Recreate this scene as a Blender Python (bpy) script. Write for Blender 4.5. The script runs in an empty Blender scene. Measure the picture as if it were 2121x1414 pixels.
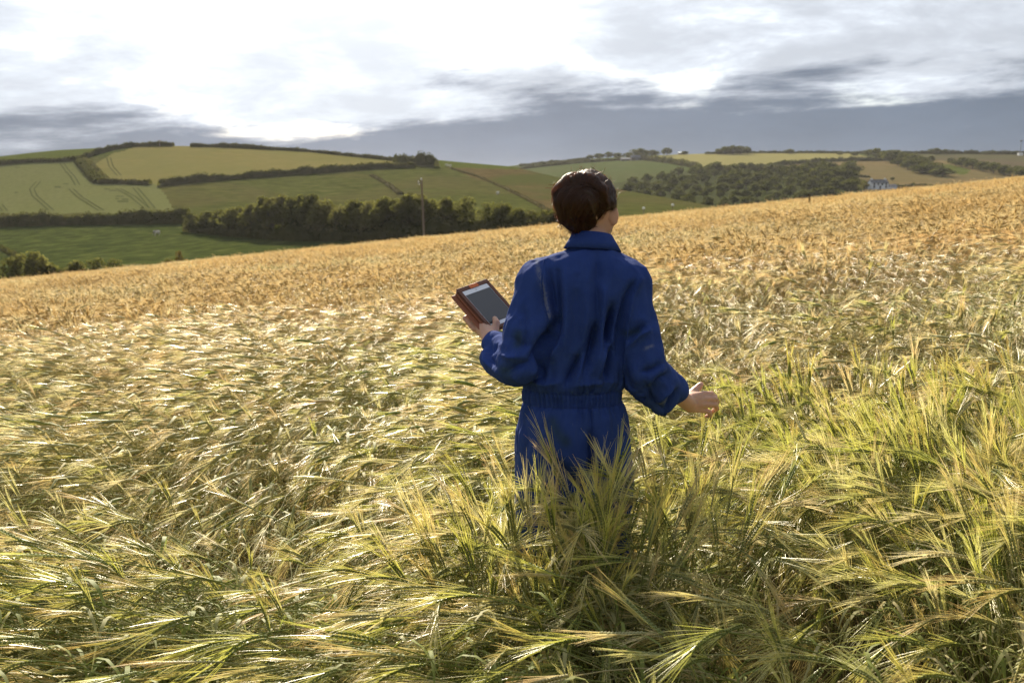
import bpy, math, random
import numpy as np
from mathutils import Vector, Matrix
R = math.radians
SC = bpy.context.scene
COL = SC.collection
rng = np.random.default_rng(7)
random.seed(7)

# ------------------------------------------------------------------ camera
FPX, CX, CY = 2062.0, 1060.5, 707.0       # the photograph's own pixels (2121 x 1414), 35 mm lens
PITCH = math.atan(307.0 / FPX)
CAMZ = 1.63
cam_d = bpy.data.cameras.new('camera')
cam_d.lens = 35.0
cam_d.sensor_width = 36.0
cam_d.clip_start = 0.05
cam_d.clip_end = 30000
cam_d.dof.use_dof = True
cam_d.dof.focus_distance = 3.05
cam_d.dof.aperture_fstop = 6.3
cam = bpy.data.objects.new('camera', cam_d)
cam.location = (0, 0, CAMZ)
cam.rotation_euler = (math.pi / 2 - PITCH, 0, 0)
COL.objects.link(cam)
SC.camera = cam

def U(px, py, Y):
    """world point at depth Y seen at that photo pixel"""
    px = np.asarray(px, float); py = np.asarray(py, float); Y = np.asarray(Y, float)
    a = (px - CX) / FPX; v = (CY - py) / FPX
    dy = math.cos(PITCH) + v * math.sin(PITCH)
    dz = -math.sin(PITCH) + v * math.cos(PITCH)
    k = Y / dy
    return np.stack(np.broadcast_arrays(a * k, Y, dz * k + CAMZ), -1)

def proj(P):
    P = np.asarray(P, float)
    z = P[..., 2] - CAMZ
    dep = P[..., 1] * math.cos(PITCH) - z * math.sin(PITCH)
    up = P[..., 1] * math.sin(PITCH) + z * math.cos(PITCH)
    return CX + FPX * P[..., 0] / dep, CY - FPX * up / dep

# ------------------------------------------------------------------ sun, sky, exposure
SUN_AZ, SUN_EL = R(-11), R(30)
SUN = Vector((math.sin(SUN_AZ) * math.cos(SUN_EL), math.cos(SUN_AZ) * math.cos(SUN_EL), math.sin(SUN_EL)))
sd = bpy.data.lights.new('sun', 'SUN')
sd.energy = 5.0
sd.angle = R(0.6)
sd.color = (1.0, 0.89, 0.71)
so = bpy.data.objects.new('sun', sd)
so.rotation_euler = SUN.to_track_quat('Z', 'Y').to_euler()
so.location = (0, 0, 60)
COL.objects.link(so)
SC.view_settings.view_transform = 'Standard'
SC.view_settings.look = 'None'
SC.view_settings.exposure = 1.2
SC.view_settings.gamma = 1.0
SC.view_settings.use_curve_mapping = False
SC.render.engine = 'CYCLES'
SC.cycles.max_bounces = 7
SC.cycles.diffuse_bounces = 4
SC.cycles.glossy_bounces = 2
SC.cycles.transmission_bounces = 3
SC.cycles.transparent_max_bounces = 7
SC.cycles.volume_bounces = 0
SC.cycles.caustics_reflective = False
SC.cycles.caustics_refractive = False
SC.cycles.sample_clamp_indirect = 4.0
SC.cycles.use_denoising = True

class NT:
    """short-hand for node trees"""
    def __init__(self, tree): self.t = tree; tree.nodes.clear()
    def n(self, typ, ins=None, **props):
        nd = self.t.nodes.new(typ)
        for k, v in props.items(): setattr(nd, k, v)
        for k, v in (ins or {}).items(): self.put(nd.inputs[k], v)
        return nd
    def put(self, sock, v):
        if isinstance(v, bpy.types.NodeSocket): self.t.links.new(v, sock)
        elif isinstance(v, bpy.types.Node): self.t.links.new(v.outputs[0], sock)
        else:
            if sock.type == 'RGBA' and len(v) == 3: v = (*v, 1)
            sock.default_value = v
    def m(self, op, a, b=None, c=None, clamp=False):
        nd = self.t.nodes.new('ShaderNodeMath'); nd.operation = op; nd.use_clamp = clamp
        for i, v in enumerate((a, b, c)):
            if v is not None: self.put(nd.inputs[i], v)
        return nd.outputs[0]
    def mix(self, f, a, b, blend='MIX'):
        nd = self.t.nodes.new('ShaderNodeMix'); nd.data_type = 'RGBA'; nd.blend_type = blend
        self.put(nd.inputs[0], f); self.put(nd.inputs[6], a); self.put(nd.inputs[7], b)
        return nd.outputs[2]
    def smooth(self, x, lo, hi):
        nd = self.t.nodes.new('ShaderNodeMapRange'); nd.interpolation_type = 'SMOOTHSTEP'
        self.put(nd.inputs[0], x); nd.inputs[1].default_value = lo; nd.inputs[2].default_value = hi
        return nd.outputs[0]
    def noise(self, vec, scale, detail=4.0, rough=0.55, dist=0.0, out=0):
        nd = self.n('ShaderNodeTexNoise', {'Scale': scale, 'Detail': detail, 'Roughness': rough, 'Distortion': dist})
        if vec is not None: self.put(nd.inputs['Vector'], vec)
        return nd.outputs[out]
    def ramp(self, x, stops):
        nd = self.t.nodes.new('ShaderNodeValToRGB')
        self.put(nd.inputs[0], x)
        e = nd.color_ramp.elements
        while len(e) < len(stops): e.new(0.5)
        for k, (p, c) in enumerate(stops): e[k].position = p; e[k].color = (*c, 1)
        return nd.outputs[0]

def make_world():
    w = bpy.data.worlds.new('World')
    SC.world = w
    w.use_nodes = True
    t = NT(w.node_tree)
    d = t.n('ShaderNodeTexCoord').outputs['Generated']
    s = t.n('ShaderNodeSeparateXYZ', {0: d})
    x, y, z = s.outputs
    # long sloping streaks of stratus low down, softer heaps above
    zs = t.m('SUBTRACT', z, t.m('MULTIPLY', x, 0.060))
    v1 = t.n('ShaderNodeCombineXYZ', {0: t.m('MULTIPLY', x, 4.6), 1: t.m('MULTIPLY', y, 4.6), 2: t.m('MULTIPLY', zs, 27.0)})
    n1 = t.noise(v1, 1.0, 10.0, 0.60, 0.15)
    v2 = t.n('ShaderNodeCombineXYZ', {0: t.m('MULTIPLY', x, 5.0), 1: t.m('MULTIPLY', y, 5.0), 2: t.m('MULTIPLY', z, 16.0)})
    n2 = t.noise(v2, 1.3, 10.0, 0.62, 0.2)
    zz = t.m('SUBTRACT', z, t.m('MULTIPLY', x, 0.045))
    band = t.m('SUBTRACT', 1.0, t.smooth(zz, 0.04, 0.17))
    low = t.m('SUBTRACT', 1.0, t.smooth(zz, 0.052, 0.084))
    n1 = t.m('ADD', 0.5, t.m('MULTIPLY', t.m('SUBTRACT', n1, 0.5), 1.45))
    dark = t.smooth(t.m('ADD', t.m('SUBTRACT', n1, t.m('MULTIPLY', t.smooth(zz, 0.070, 0.15), 0.20)), t.m('ADD', t.m('MULTIPLY', band, 0.17), t.m('MULTIPLY', low, 0.33))), 0.56, 0.88)
    g = t.m('MAXIMUM', t.n('ShaderNodeVectorMath', {0: d, 1: SUN}, operation='DOT_PRODUCT').outputs['Value'], 0.0)
    broad = t.m('POWER', g, 10.0)
    tight = t.m('POWER', g, 24.0)
    front = t.smooth(g, 0.0, 0.8)
    veil_k = t.m('ADD', t.m('ADD', 0.46, t.m('MULTIPLY', front, 0.24)), t.m('MULTIPLY', tight, 1.75))
    heap = t.m('ADD', 0.84, t.m('MULTIPLY', t.smooth(n2, 0.36, 0.62), 0.32))
    veil = t.n('ShaderNodeVectorMath', {0: t.mix(tight, (0.90, 0.97, 1.08), (1.0, 0.97, 0.92)), 'Scale': t.m('MULTIPLY', veil_k, heap)}, operation='SCALE').outputs[0]
    dk = t.m('ADD', t.m('ADD', 0.66, t.m('MULTIPLY', broad, 0.45)), t.m('MULTIPLY', tight, 0.9))
    dcol = t.n('ShaderNodeVectorMath', {0: t.mix(broad, (0.22, 0.28, 0.38), (0.33, 0.325, 0.375)), 'Scale': t.m('MULTIPLY', dk, t.m('ADD', 0.75, t.m('MULTIPLY', n2, 0.5)))}, operation='SCALE').outputs[0]
    cloud = t.mix(dark, veil, dcol)
    gaps = t.m('MULTIPLY', t.smooth(n2, 0.5, 0.7), t.m('SUBTRACT', 1.0, dark))
    gaps = t.m('MULTIPLY', gaps, 0.45)
    sky = t.n('ShaderNodeTexSky', sky_type='NISHITA', sun_disc=False, sun_elevation=SUN_EL, sun_rotation=SUN_AZ % (2 * math.pi))
    b1 = t.n('ShaderNodeBackground', {0: sky, 1: 0.10})
    b2 = t.n('ShaderNodeBackground', {0: cloud, 1: 0.50})
    mx = t.n('ShaderNodeMixShader', {0: t.m('SUBTRACT', 1.0, gaps), 1: b1, 2: b2})
    t.n('ShaderNodeOutputWorld', {0: mx})
make_world()

# ------------------------------------------------------------------ helpers
def lk(o, parent=None):
    COL.objects.link(o)
    if parent is not None: o.parent = parent
    return o
def tag(o, label=None, cat=None, group=None, kind=None):
    for k, v in (('label', label), ('category', cat), ('group', group), ('kind', kind)):
        if v: o[k] = v
    return o
def empty(name, loc, label, cat, group=None, rz=0):
    o = bpy.data.objects.new(name, None)
    o.location = loc; o.rotation_euler = (0, 0, rz); o.empty_display_size = 0.2
    return tag(lk(o), label, cat, group)
def mesh_from(name, verts, faces, smooth=False):
    """verts (n,3); faces: array (m,3|4) or list of such arrays"""
    me = bpy.data.meshes.new(name)
    fl = [np.asarray(f, np.int32) for f in (faces if isinstance(faces, list) else [faces]) if len(f)]
    verts = np.asarray(verts, np.float32)
    me.vertices.add(len(verts)); me.vertices.foreach_set('co', verts.ravel())
    tot = np.concatenate([np.full(len(f), f.shape[1], np.int32) for f in fl])
    idx = np.concatenate([f.ravel() for f in fl])
    me.loops.add(len(idx)); me.loops.foreach_set('vertex_index', idx)
    me.polygons.add(len(tot))
    me.polygons.foreach_set('loop_start', np.concatenate([[0], np.cumsum(tot)[:-1]]).astype(np.int32))
    me.polygons.foreach_set('loop_total', tot)
    me.polygons.foreach_set('use_smooth', np.full(len(tot), bool(smooth)))
    me.update(calc_edges=True)
    return me
def obj(name, me, mat=None, parent=None, loc=None):
    o = bpy.data.objects.new(name, me)
    if mat is not None and not me.materials: me.materials.append(mat)
    if loc is not None: o.location = loc
    return lk(o, parent)

class MB:
    """mesh builder: triangles and quads gathered from pieces"""
    def __init__(self): self.v = []; self.f3 = []; self.f4 = []; self.m3 = []; self.m4 = []; self.a = []; self.k = 0
    def add(self, v, f, mat=0, along=0.0):
        v = np.asarray(v, float); f = np.asarray(f, int)
        if len(f) == 0: return
        self.v.append(v); self.a.append(np.broadcast_to(np.asarray(along, float), (len(v),)).copy())
        (self.f3 if f.shape[1] == 3 else self.f4).append(f + self.k)
        (self.m3 if f.shape[1] == 3 else self.m4).append(np.full(len(f), mat))
        self.k += len(v)
    def tube(self, pts, rad, sides=4, mat=0, along=None, cap=False):
        pts = np.asarray(pts, float); n = len(pts)
        rad = np.broadcast_to(np.asarray(rad, float), (n,))
        tan = np.gradient(pts, axis=0); tan /= np.linalg.norm(tan, axis=1)[:, None] + 1e-12
        ref = np.array([0.31, 0.17, 0.93]) if abs(tan[0, 2]) < 0.85 else np.array([0.95, 0.2, 0.1])
        a = np.cross(tan, ref); a /= np.linalg.norm(a, axis=1)[:, None] + 1e-12
        b = np.cross(tan, a)
        ang = np.arange(sides) * 2 * math.pi / sides
        ring = a[:, None, :] * np.cos(ang)[None, :, None] + b[:, None, :] * np.sin(ang)[None, :, None]
        v = (pts[:, None, :] + ring * rad[:, None, None]).reshape(-1, 3)
        i = np.arange(n - 1)[:, None] * sides; j = np.arange(sides)[None, :]; j2 = (j + 1) % sides
        f = np.stack([i + j, i + j2, i + sides + j2, i + sides + j], -1).reshape(-1, 4)
        al = 0.0 if along is None else np.repeat(np.asarray(along, float), sides)
        self.add(v, f, mat, al)
        if cap:
            c = np.vstack([v[:sides], pts[0]]); jj = np.arange(sides)
            self.add(c, np.stack([(jj + 1) % sides, jj, np.full(sides, sides)], -1), mat)
            c = np.vstack([v[-sides:], pts[-1]])
            self.add(c, np.stack([jj, (jj + 1) % sides, np.full(sides, sides)], -1), mat)
    def box(self, lo, hi, mat=0, rz=0.0, org=(0, 0, 0)):
        lo = np.asarray(lo, float); hi = np.asarray(hi, float)
        c = np.array([[x, y, z] for z in (0, 1) for y in (0, 1) for x in (0, 1)]) * (hi - lo) + lo
        if rz:
            cs, sn = math.cos(rz), math.sin(rz)
            c = np.stack([c[:, 0] * cs - c[:, 1] * sn, c[:, 0] * sn + c[:, 1] * cs, c[:, 2]], -1)
        self.add(c + np.asarray(org), [[0, 2, 3, 1], [4, 5, 7, 6], [0, 1, 5, 4], [2, 6, 7, 3], [0, 4, 6, 2], [1, 3, 7, 5]], mat)
    def ribbon(self, pts, wid, side, mat=0, along=0.0):
        pts = np.asarray(pts, float); n = len(pts)
        side = np.broadcast_to(np.asarray(side, float), (n, 3)); w = np.broadcast_to(np.asarray(wid, float), (n,))[:, None]
        v = np.stack([pts - side * w, pts + side * w], 1).reshape(-1, 3)
        i = np.arange(n - 1) * 2
        self.add(v, np.stack([i, i + 1, i + 3, i + 2], -1), mat, np.repeat(np.broadcast_to(along, (n,)), 2))
    def blade(self, pts, wid, side, nrm, mat=0, along=0.0):
        """folded ribbon: three points across, shaded round like a bristle"""
        pts = np.asarray(pts, float); n = len(pts); w = np.broadcast_to(np.asarray(wid, float), (n,))[:, None]
        v = np.stack([pts - side * w - nrm * w * .9, pts, pts + side * w - nrm * w * .9], 1).reshape(-1, 3)
        i = np.arange(n - 1) * 3
        f = np.concatenate([np.stack([i, i + 1, i + 4, i + 3], -1), np.stack([i + 1, i + 2, i + 5, i + 4], -1)])
        self.add(v, f, mat, np.repeat(np.broadcast_to(along, (n,)), 3))
    def quads(self, c, size, r, mat=0, up=0.0):
        """leaf-sized quads with random facing"""
        n = len(c); size = np.broadcast_to(size, (n,))
        a = r.normal(size=(n, 3)); a /= np.linalg.norm(a, axis=1)[:, None]
        b = r.normal(size=(n, 3)); b[:, 2] += up; b = np.cross(a, b); b /= np.linalg.norm(b, axis=1)[:, None] + 1e-9
        a *= (size * r.uniform(.6, 1.2, n))[:, None]; b *= (size * r.uniform(.35, .7, n))[:, None]
        v = np.stack([c - a, c - b * .9, c + a, c + b], 1).reshape(-1, 3)
        i = np.arange(n)[:, None] * 4
        self.add(v, i + np.arange(4)[None], mat)
    def mesh(self, name, smooth=False, along=False):
        v = np.concatenate(self.v)
        fl = []; ml = []
        if self.f3: fl.append(np.concatenate(self.f3)); ml.append(np.concatenate(self.m3))
        if self.f4: fl.append(np.concatenate(self.f4)); ml.append(np.concatenate(self.m4))
        me = mesh_from(name, v, fl, smooth)
        me.polygons.foreach_set('material_index', np.concatenate(ml).astype(np.int32))
        if along:
            at = me.attributes.new('along', 'FLOAT', 'POINT'); at.data.foreach_set('value', np.concatenate(self.a).astype(np.float32))
        return me
    def build(self, name, mat, parent=None, smooth=False):
        return obj(name, self.mesh(name, smooth), mat, parent)

# value noise, numpy
def _hash(ix, iy, iz, seed):
    h = (ix * 374761393 + iy * 668265263 + iz * 2147483647 + seed * 144665) & 0xFFFFFFFF
    h = ((h ^ (h >> 13)) * 1274126177) & 0xFFFFFFFF
    return ((h ^ (h >> 16)) & 0xFFFF) / 65535.0
def vnoise(p, seed=0):
    p = np.asarray(p, float)
    i = np.floor(p).astype(np.int64); f = p - i; f = f * f * (3 - 2 * f)
    out = 0
    for dx in (0, 1):
        for dy in (0, 1):
            for dz in (0, 1):
                w = (f[..., 0] if dx else 1 - f[..., 0]) * (f[..., 1] if dy else 1 - f[..., 1]) * (f[..., 2] if dz else 1 - f[..., 2])
                out = out + w * _hash(i[..., 0] + dx, i[..., 1] + dy, i[..., 2] + dz, seed)
    return out
def fbm(p, seed=0, oct=4):
    p = np.asarray(p, float); s = 0; a = .5; t = 0
    for k in range(oct):
        s = s + a * vnoise(p * 2 ** k, seed + k); t += a; a *= .5
    return s / t
def n2d(x, y, scale, seed=0, oct=3):
    return fbm(np.stack([x * scale, y * scale, np.zeros_like(x)], -1), seed, oct)

# materials
def mat_plain(name, col, rough=0.8, spec=0.3, var=0.15, scale=3.0, bump=0.0, bscale=None, metal=0.0):
    m = bpy.data.materials.new(name); m.use_nodes = True
    t = NT(m.node_tree)
    tc = t.n('ShaderNodeTexCoord').outputs['Object']
    nz = t.noise(tc, scale, 5.0, 0.6)
    c = t.mix(nz, tuple(v * (1 - var) for v in col), tuple(min(1, v * (1 + var)) for v in col))
    p = t.n('ShaderNodeBsdfPrincipled', {'Base Color': c, 'Roughness': rough, 'Specular IOR Level': spec, 'Metallic': metal})
    if bump:
        bn = t.n('ShaderNodeBump', {'Strength': bump, 'Distance': 0.02, 'Height': t.noise(tc, bscale or scale * 8, 4.0)})
        t.put(p.inputs['Normal'], bn)
    t.n('ShaderNodeOutputMaterial', {0: p})
    return m
def mat_leaf(name, cols, trans=0.3, scale=0.4, rough=0.55):
    m = bpy.data.materials.new(name); m.use_nodes = True
    t = NT(m.node_tree)
    gp = t.n('ShaderNodeNewGeometry').outputs['Position']
    oi = t.n('ShaderNodeObjectInfo').outputs['Random']
    nz = t.noise(gp, scale, 3.0, 0.6)
    f = t.m('ADD', t.m('MULTIPLY', nz, 0.8), t.m('MULTIPLY', oi, 0.35), clamp=True)
    c = t.ramp(f, [(0.25, cols[0]), (0.55, cols[1]), (0.85, cols[2])])
    p = t.n('ShaderNodeBsdfPrincipled', {'Base Color': c, 'Roughness': 1.0, 'Specular IOR Level': 0.0})
    tr = t.n('ShaderNodeBsdfTranslucent', {0: t.mix(0.5, c, (0.16, 0.17, 0.03))})
    t.n('ShaderNodeOutputMaterial', {0: t.n('ShaderNodeMixShader', {0: trans, 1: p, 2: tr})})
    return m
# ------------------------------------------------------------------ the land
def G(x, y):
    """height of the soil of the barley field: falls to the left, rounds over into the valley"""
    x = np.asarray(x, float); y = np.asarray(y, float)
    yy = np.maximum(y, 0)
    return 0.03 - 0.016 * y - 0.00013 * yy * yy + 0.1 * x + 0.05 * (n2d(x, y, 0.09, 5, 2) - .5) * np.clip(yy / 12, 0, 1)

def mat_field(name, c1, c2, c3, scale, stretch=(1, 1, 1), rough=0.9, bump=0.5, bdist=0.25, big=0.012, c_big=None, kbig=0.5):
    m = bpy.data.materials.new(name); m.use_nodes = True
    t = NT(m.node_tree)
    gp = t.n('ShaderNodeNewGeometry').outputs['Position']
    mp = t.n('ShaderNodeMapping', {0: gp, 3: stretch})
    a = t.noise(mp, scale, 6.0, 0.65)
    b = t.noise(gp, big, 4.0, 0.6, 0.4)
    c = t.ramp(a, [(0.3, c1), (0.5, c2), (0.7, c3)])
    if c_big is not None:
        c = t.mix(t.m('MULTIPLY', t.smooth(b, 0.42, 0.62), kbig), c, c_big)
    p = t.n('ShaderNodeBsdfPrincipled', {'Base Color': c, 'Roughness': 1.0, 'Specular IOR Level': 0.0})
    bn = t.n('ShaderNodeBump', {'Strength': bump, 'Distance': bdist, 'Height': t.noise(mp, scale * 1.7, 5.0, 0.7)})
    t.put(p.inputs['Normal'], bn)
    t.n('ShaderNodeOutputMaterial', {0: p})
    return m
M = {}
M['soil'] = mat_field('soil', (.06, .045, .02), (.11, .085, .038), (.18, .14, .065), 3.0, bump=0.6, bdist=0.05)
M['lush'] = mat_field('lush', (0.042, 0.052, 0.011), (0.055, 0.066, 0.014), (0.070, 0.081, 0.020), 0.35, bump=0.7, bdist=0.4)
M['meadow'] = mat_field('meadow', (.018, .026, .008), (.036, .047, .013), (.085, .092, .024), 0.16, (1, 2.2, 1), bump=1.0, bdist=0.8)  # tree shade and sunlit mottling are put into the grass colour
M['rough'] = mat_field('rough', (.024, .030, .008), (.054, .060, .016), (.095, .095, .030), 0.13, (1, 2.6, 1), bump=1.0, bdist=1.2, big=.014, c_big=(.080, .062, .028), kbig=.4)
M['brownslope'] = mat_field('brownslope', (.038, .032, .012), (.075, .056, .024), (.115, .085, .038), 0.13, (1, 2.6, 1), bump=1.0, bdist=1.0, big=.015, c_big=(.05, .058, .016), kbig=.85)
M['wheat'] = mat_field('wheat', (0.105, 0.095, 0.032), (0.126, 0.108, 0.038), (0.147, 0.126, 0.049), 0.5, (.25, 1, 1), bump=0.35, bdist=0.2, big=.012, c_big=(0.098, 0.101, 0.035), kbig=.45)
M['pale'] = mat_field('pale', (0.073, 0.077, 0.029), (0.091, 0.095, 0.036), (0.108, 0.108, 0.045), 0.5, bump=0.35, bdist=0.2, big=.014, c_big=(0.087, 0.095, 0.035), kbig=.4)
M['farpale'] = mat_field('farpale', (0.140, 0.130, 0.049), (0.158, 0.143, 0.056), (0.175, 0.158, 0.066), 0.25, (.2, 1, 1), bump=0.3, big=.005, c_big=(0.133, 0.133, 0.052), kbig=.4)
M['fargreen'] = mat_field('fargreen', (0.038, 0.052, 0.018), (0.049, 0.063, 0.021), (0.063, 0.077, 0.027), 0.12, bump=0.8, bdist=0.8, big=.006, c_big=(0.059, 0.059, 0.025), kbig=.5)
M['farbrown'] = mat_field('farbrown', (0.091, 0.069, 0.032), (0.108, 0.081, 0.038), (0.126, 0.095, 0.045), 0.14, (1, .3, 1), bump=0.5, big=.008, c_big=(0.084, 0.073, 0.032), kbig=.5)
M['farplough'] = mat_field('farplough', (0.059, 0.048, 0.032), (0.073, 0.056, 0.036), (0.084, 0.070, 0.038), 0.1, (1, .3, 1), bump=0.5, big=.006, c_big=(0.052, 0.056, 0.025), kbig=.7)
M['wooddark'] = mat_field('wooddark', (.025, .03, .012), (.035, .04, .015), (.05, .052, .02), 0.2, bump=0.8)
M['track'] = mat_plain('track', (.055, .06, .022), 1.0, 0.0, .3, .5)
M['hedge'] = mat_leaf('hedge_leaf', ((.028, .03, .010), (.046, .044, .015), (.085, .072, .026)), .3, .25)
M['hedgecore'] = mat_plain('hedge_core', (.02, .022, .009), 0.95, .05, .3, .6)
M['bank'] = mat_leaf('bank_grass', ((.05, .048, .02), (.07, .06, .028), (.09, .075, .034)), .1, .2)
M['tree'] = mat_leaf('tree_leaf', ((.065, .064, .024), (.12, .11, .038), (.18, .155, .055)), .52, .18)
M['woodtree'] = mat_leaf('wood_leaf', ((.035, .04, .014), (.055, .06, .02), (.09, .088, .032)), .3, .06)
M['bark'] = mat_plain('bark', (.06, .05, .04), .9, .15, .35, 2.0, .5)

# soil under the barley, from behind the camera to the rounded brow and over it
gx = np.concatenate([np.linspace(-130, -14, 40), np.linspace(-13, 13, 66), np.linspace(14, 130, 40)])
gy = np.concatenate([np.linspace(-14, -1, 10), np.linspace(0, 14, 40), np.linspace(15, 150, 68)])
XX, YY = np.meshgrid(gx, gy)
ni, nj = XX.shape
ii = np.arange(ni - 1)[:, None] * nj + np.arange(nj - 1)[None]
gf = np.stack([ii, ii + 1, ii + nj + 1, ii + nj], -1).reshape(-1, 4)
tag(obj('field_ground', mesh_from('field_ground', np.stack([XX, YY, G(XX, YY)], -1).reshape(-1, 3), gf, True), M['soil']), kind='structure')
# the wide country round about, lower than everything
mb = MB(); n = 96
ang = np.arange(n) * 2 * math.pi / n
vr = np.concatenate([[[0, 0, -70]], np.stack([2900 * np.cos(ang), 2900 * np.sin(ang), np.full(n, -70.)], -1)])
mb.add(vr, np.stack([np.zeros(n, int), 1 + np.arange(n), 1 + (np.arange(n) + 1) % n], -1))
tag(mb.build('far_ground', M['fargreen']), kind='structure')

def make_haze():
    mb = MB(); mb.box((-3000, -3000, -71.5), (3000, 3000, 80))
    m = bpy.data.materials.new('haze'); m.use_nodes = True; t = NT(m.node_tree)
    v = t.n('ShaderNodeVolumePrincipled', {'Color': (.93, .94, .97), 'Density': HAZE, 'Anisotropy': .4})
    o = t.n('ShaderNodeOutputMaterial'); t.t.links.new(v.outputs[0], o.inputs['Volume'])
    tag(mb.build('haze', m), kind='stuff')
HAZE = 0.000033
make_haze()
def ycrop(u): return 585 - 0.104 * np.asarray(u, float)

class Hill:
    """a hillside: rows of distance, each column of photo pixels"""
    def __init__(self, sky, d0, ybot, dcrest, p, u0, u1, step, rows):
        self.sx = np.array([a for a, b in sky], float); self.sy = np.array([b for a, b in sky], float)
        self.d0, self.ybot, self.dcrest, self.p = d0, ybot, dcrest, p
        self.u = np.arange(u0, u1 + step, step, dtype=float); self.s = np.linspace(0, 1, rows)
    def ysky(self, u): return np.interp(u, self.sx, self.sy)
    def y(self, u, s): 
        a = self.ysky(u); return a + (self.ybot(u) - a) * (1 - s) ** self.p
    def d(self, u, s): return self.d0 + (self.dcrest(u) - self.d0) * s
    def s_at(self, u, y):
        a = self.ysky(u); b = self.ybot(u)
        return 1 - np.clip((np.asarray(y, float) - a) / (b - a), 0, 1) ** (1 / self.p)
    def at(self, u, y):
        """the point of the hillside seen at photo pixel (u, y)"""
        u = np.asarray(u, float); s = self.s_at(u, y)
        return U(u, self.y(u, s), self.d(u, s))
    def build(self, fields, default):
        u, s = np.meshgrid(self.u, self.s)
        py = self.y(u, s)
        P = U(u, py, self.d(u, s))
        # lee side: the land rolls over the crest and drops behind
        back = []
        c = P[-1]
        for dd, dz in ((40, -.6), (110, -6), (240, -26), (420, -60)):
            q = c.copy(); q[:, 1] += dd; q[:, 0] *= q[:, 1] / c[:, 1]; q[:, 2] += dz; back.append(q)
        V = np.concatenate([P, np.stack(back)], 0)
        ni, nj = V.shape[:2]
        i = np.arange(ni - 1)[:, None] * nj + np.arange(nj - 1)[None]
        F = np.stack([i, i + 1, i + nj + 1, i + nj], -1)
        cu = np.zeros((ni - 1, nj - 1)); cy = np.zeros((ni - 1, nj - 1))
        k = len(self.s) - 1
        cu[:k] = (u[:-1, :-1] + u[1:, 1:]) / 2; cy[:k] = (py[:-1, :-1] + py[1:, 1:]) / 2
        cu[k:] = (u[-1, :-1] + u[-1, 1:]) / 2; cy[k:] = py[-1, :-1] - .5
        own = np.full(cu.shape, -1)
        for q, (nm, poly, mt) in enumerate(fields):
            own[inside(cu, cy, poly) & (own < 0)] = q
        Vf = V.reshape(-1, 3)
        for q, (nm, mt) in enumerate([(default[0], default[1])] + [(f[0], f[2]) for f in fields]):
            ff = F[own == q - 1].reshape(-1, 4)
            if not len(ff): continue
            used, inv = np.unique(ff, return_inverse=True)
            tag(obj(nm, mesh_from(nm, Vf[used], inv.reshape(ff.shape), True), M[mt]), kind='structure')
def inside(x, y, poly):
    r = np.zeros(x.shape, bool); n = len(poly)
    for k in range(n):
        x1, y1 = poly[k]; x2, y2 = poly[(k + 1) % n]
        c = ((y1 > y) != (y2 > y)); r ^= c & (x < (x2 - x1) * (y - y1) / (y2 - y1 + 1e-9) + x1)
    return r

SKYA = [(-700, 352), (-300, 342), (0, 324), (60, 317), (120, 311), (240, 305), (330, 302), (420, 303), (500, 305), (600, 311), (700, 319), (800, 325),
        (900, 331), (1000, 340), (1060, 345), (1150, 366), (1280, 392), (1360, 406), (1460, 424), (1600, 448), (1900, 490), (2300, 540)]
hillA = Hill(SKYA, 170.0, lambda u: ycrop(u) + 45 + 0 * u, lambda u: np.interp(u, [0, 600, 1060, 1480, 2000], [650, 650, 600, 400, 330]), 1.12, -560, 2000, 5, 96)
W1 = [(192, 344), (205, 335), (232, 319), (300, 300), (420, 302), (560, 307), (700, 320), (840, 337), (905, 343), (830, 346), (700, 353), (560, 363), (450, 372), (330, 384), (310, 380), (235, 378), (205, 366)]
P1 = [(-700, 372), (0, 341), (165, 333), (180, 350), (205, 379), (320, 381), (342, 402), (362, 440), (0, 443), (-700, 440)]
G1 = [(-700, 330), (0, 310), (260, 295), (232, 318), (165, 332), (0, 342), (-700, 374)]
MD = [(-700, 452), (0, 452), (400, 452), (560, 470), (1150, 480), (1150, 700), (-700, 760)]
G2 = [(560, 295), (1075, 330), (1075, 351), (935, 347), (905, 343), (840, 337), (700, 320), (560, 307)]
B1 = [(925, 346), (1075, 350), (1160, 366), (1300, 396), (1240, 418), (1200, 470), (1150, 440), (1040, 392)]
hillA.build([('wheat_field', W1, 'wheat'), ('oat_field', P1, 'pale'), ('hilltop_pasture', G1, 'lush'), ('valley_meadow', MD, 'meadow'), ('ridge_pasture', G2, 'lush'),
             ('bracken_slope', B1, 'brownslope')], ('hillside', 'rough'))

SKYB = [(700, 420), (980, 356), (1040, 346), (1120, 336), (1220, 329), (1350, 322), (1500, 317), (1700, 317), (1900, 318), (2121, 319), (2700, 326)]
hillB = Hill(SKYB, 430.0, lambda u: 452 + 0 * u, lambda u: 1300 + 0 * u, 1.25, 900, 2640, 5, 80)
F1 = [(1335, 325), (1420, 318), (1560, 310), (1720, 310), (1830, 331), (1640, 340), (1560, 345), (1480, 346), (1450, 347), (1400, 338)]
F3 = [(1480, 347), (1640, 340), (1830, 331), (1900, 350), (1985, 378), (2100, 440), (1500, 460)]
F2 = [(1060, 352), (1200, 337), (1290, 331), (1335, 331), (1450, 350), (1330, 380), (1250, 410), (1000, 400)]
F4 = [(1830, 305), (2700, 305), (2700, 352), (2060, 352), (1960, 332), (1880, 330)]
F5 = [(1935, 341), (1965, 340), (2010, 352), (2000, 362), (1960, 358)]
F6 = [(1900, 332), (1960, 333), (2060, 352), (2700, 360), (2700, 460), (2100, 460), (1985, 378), (1920, 352)]
WD = [(1270, 380), (1450, 350), (1600, 352), (1700, 346), (1765, 370), (1790, 392), (1700, 460), (1200, 460)]
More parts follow.
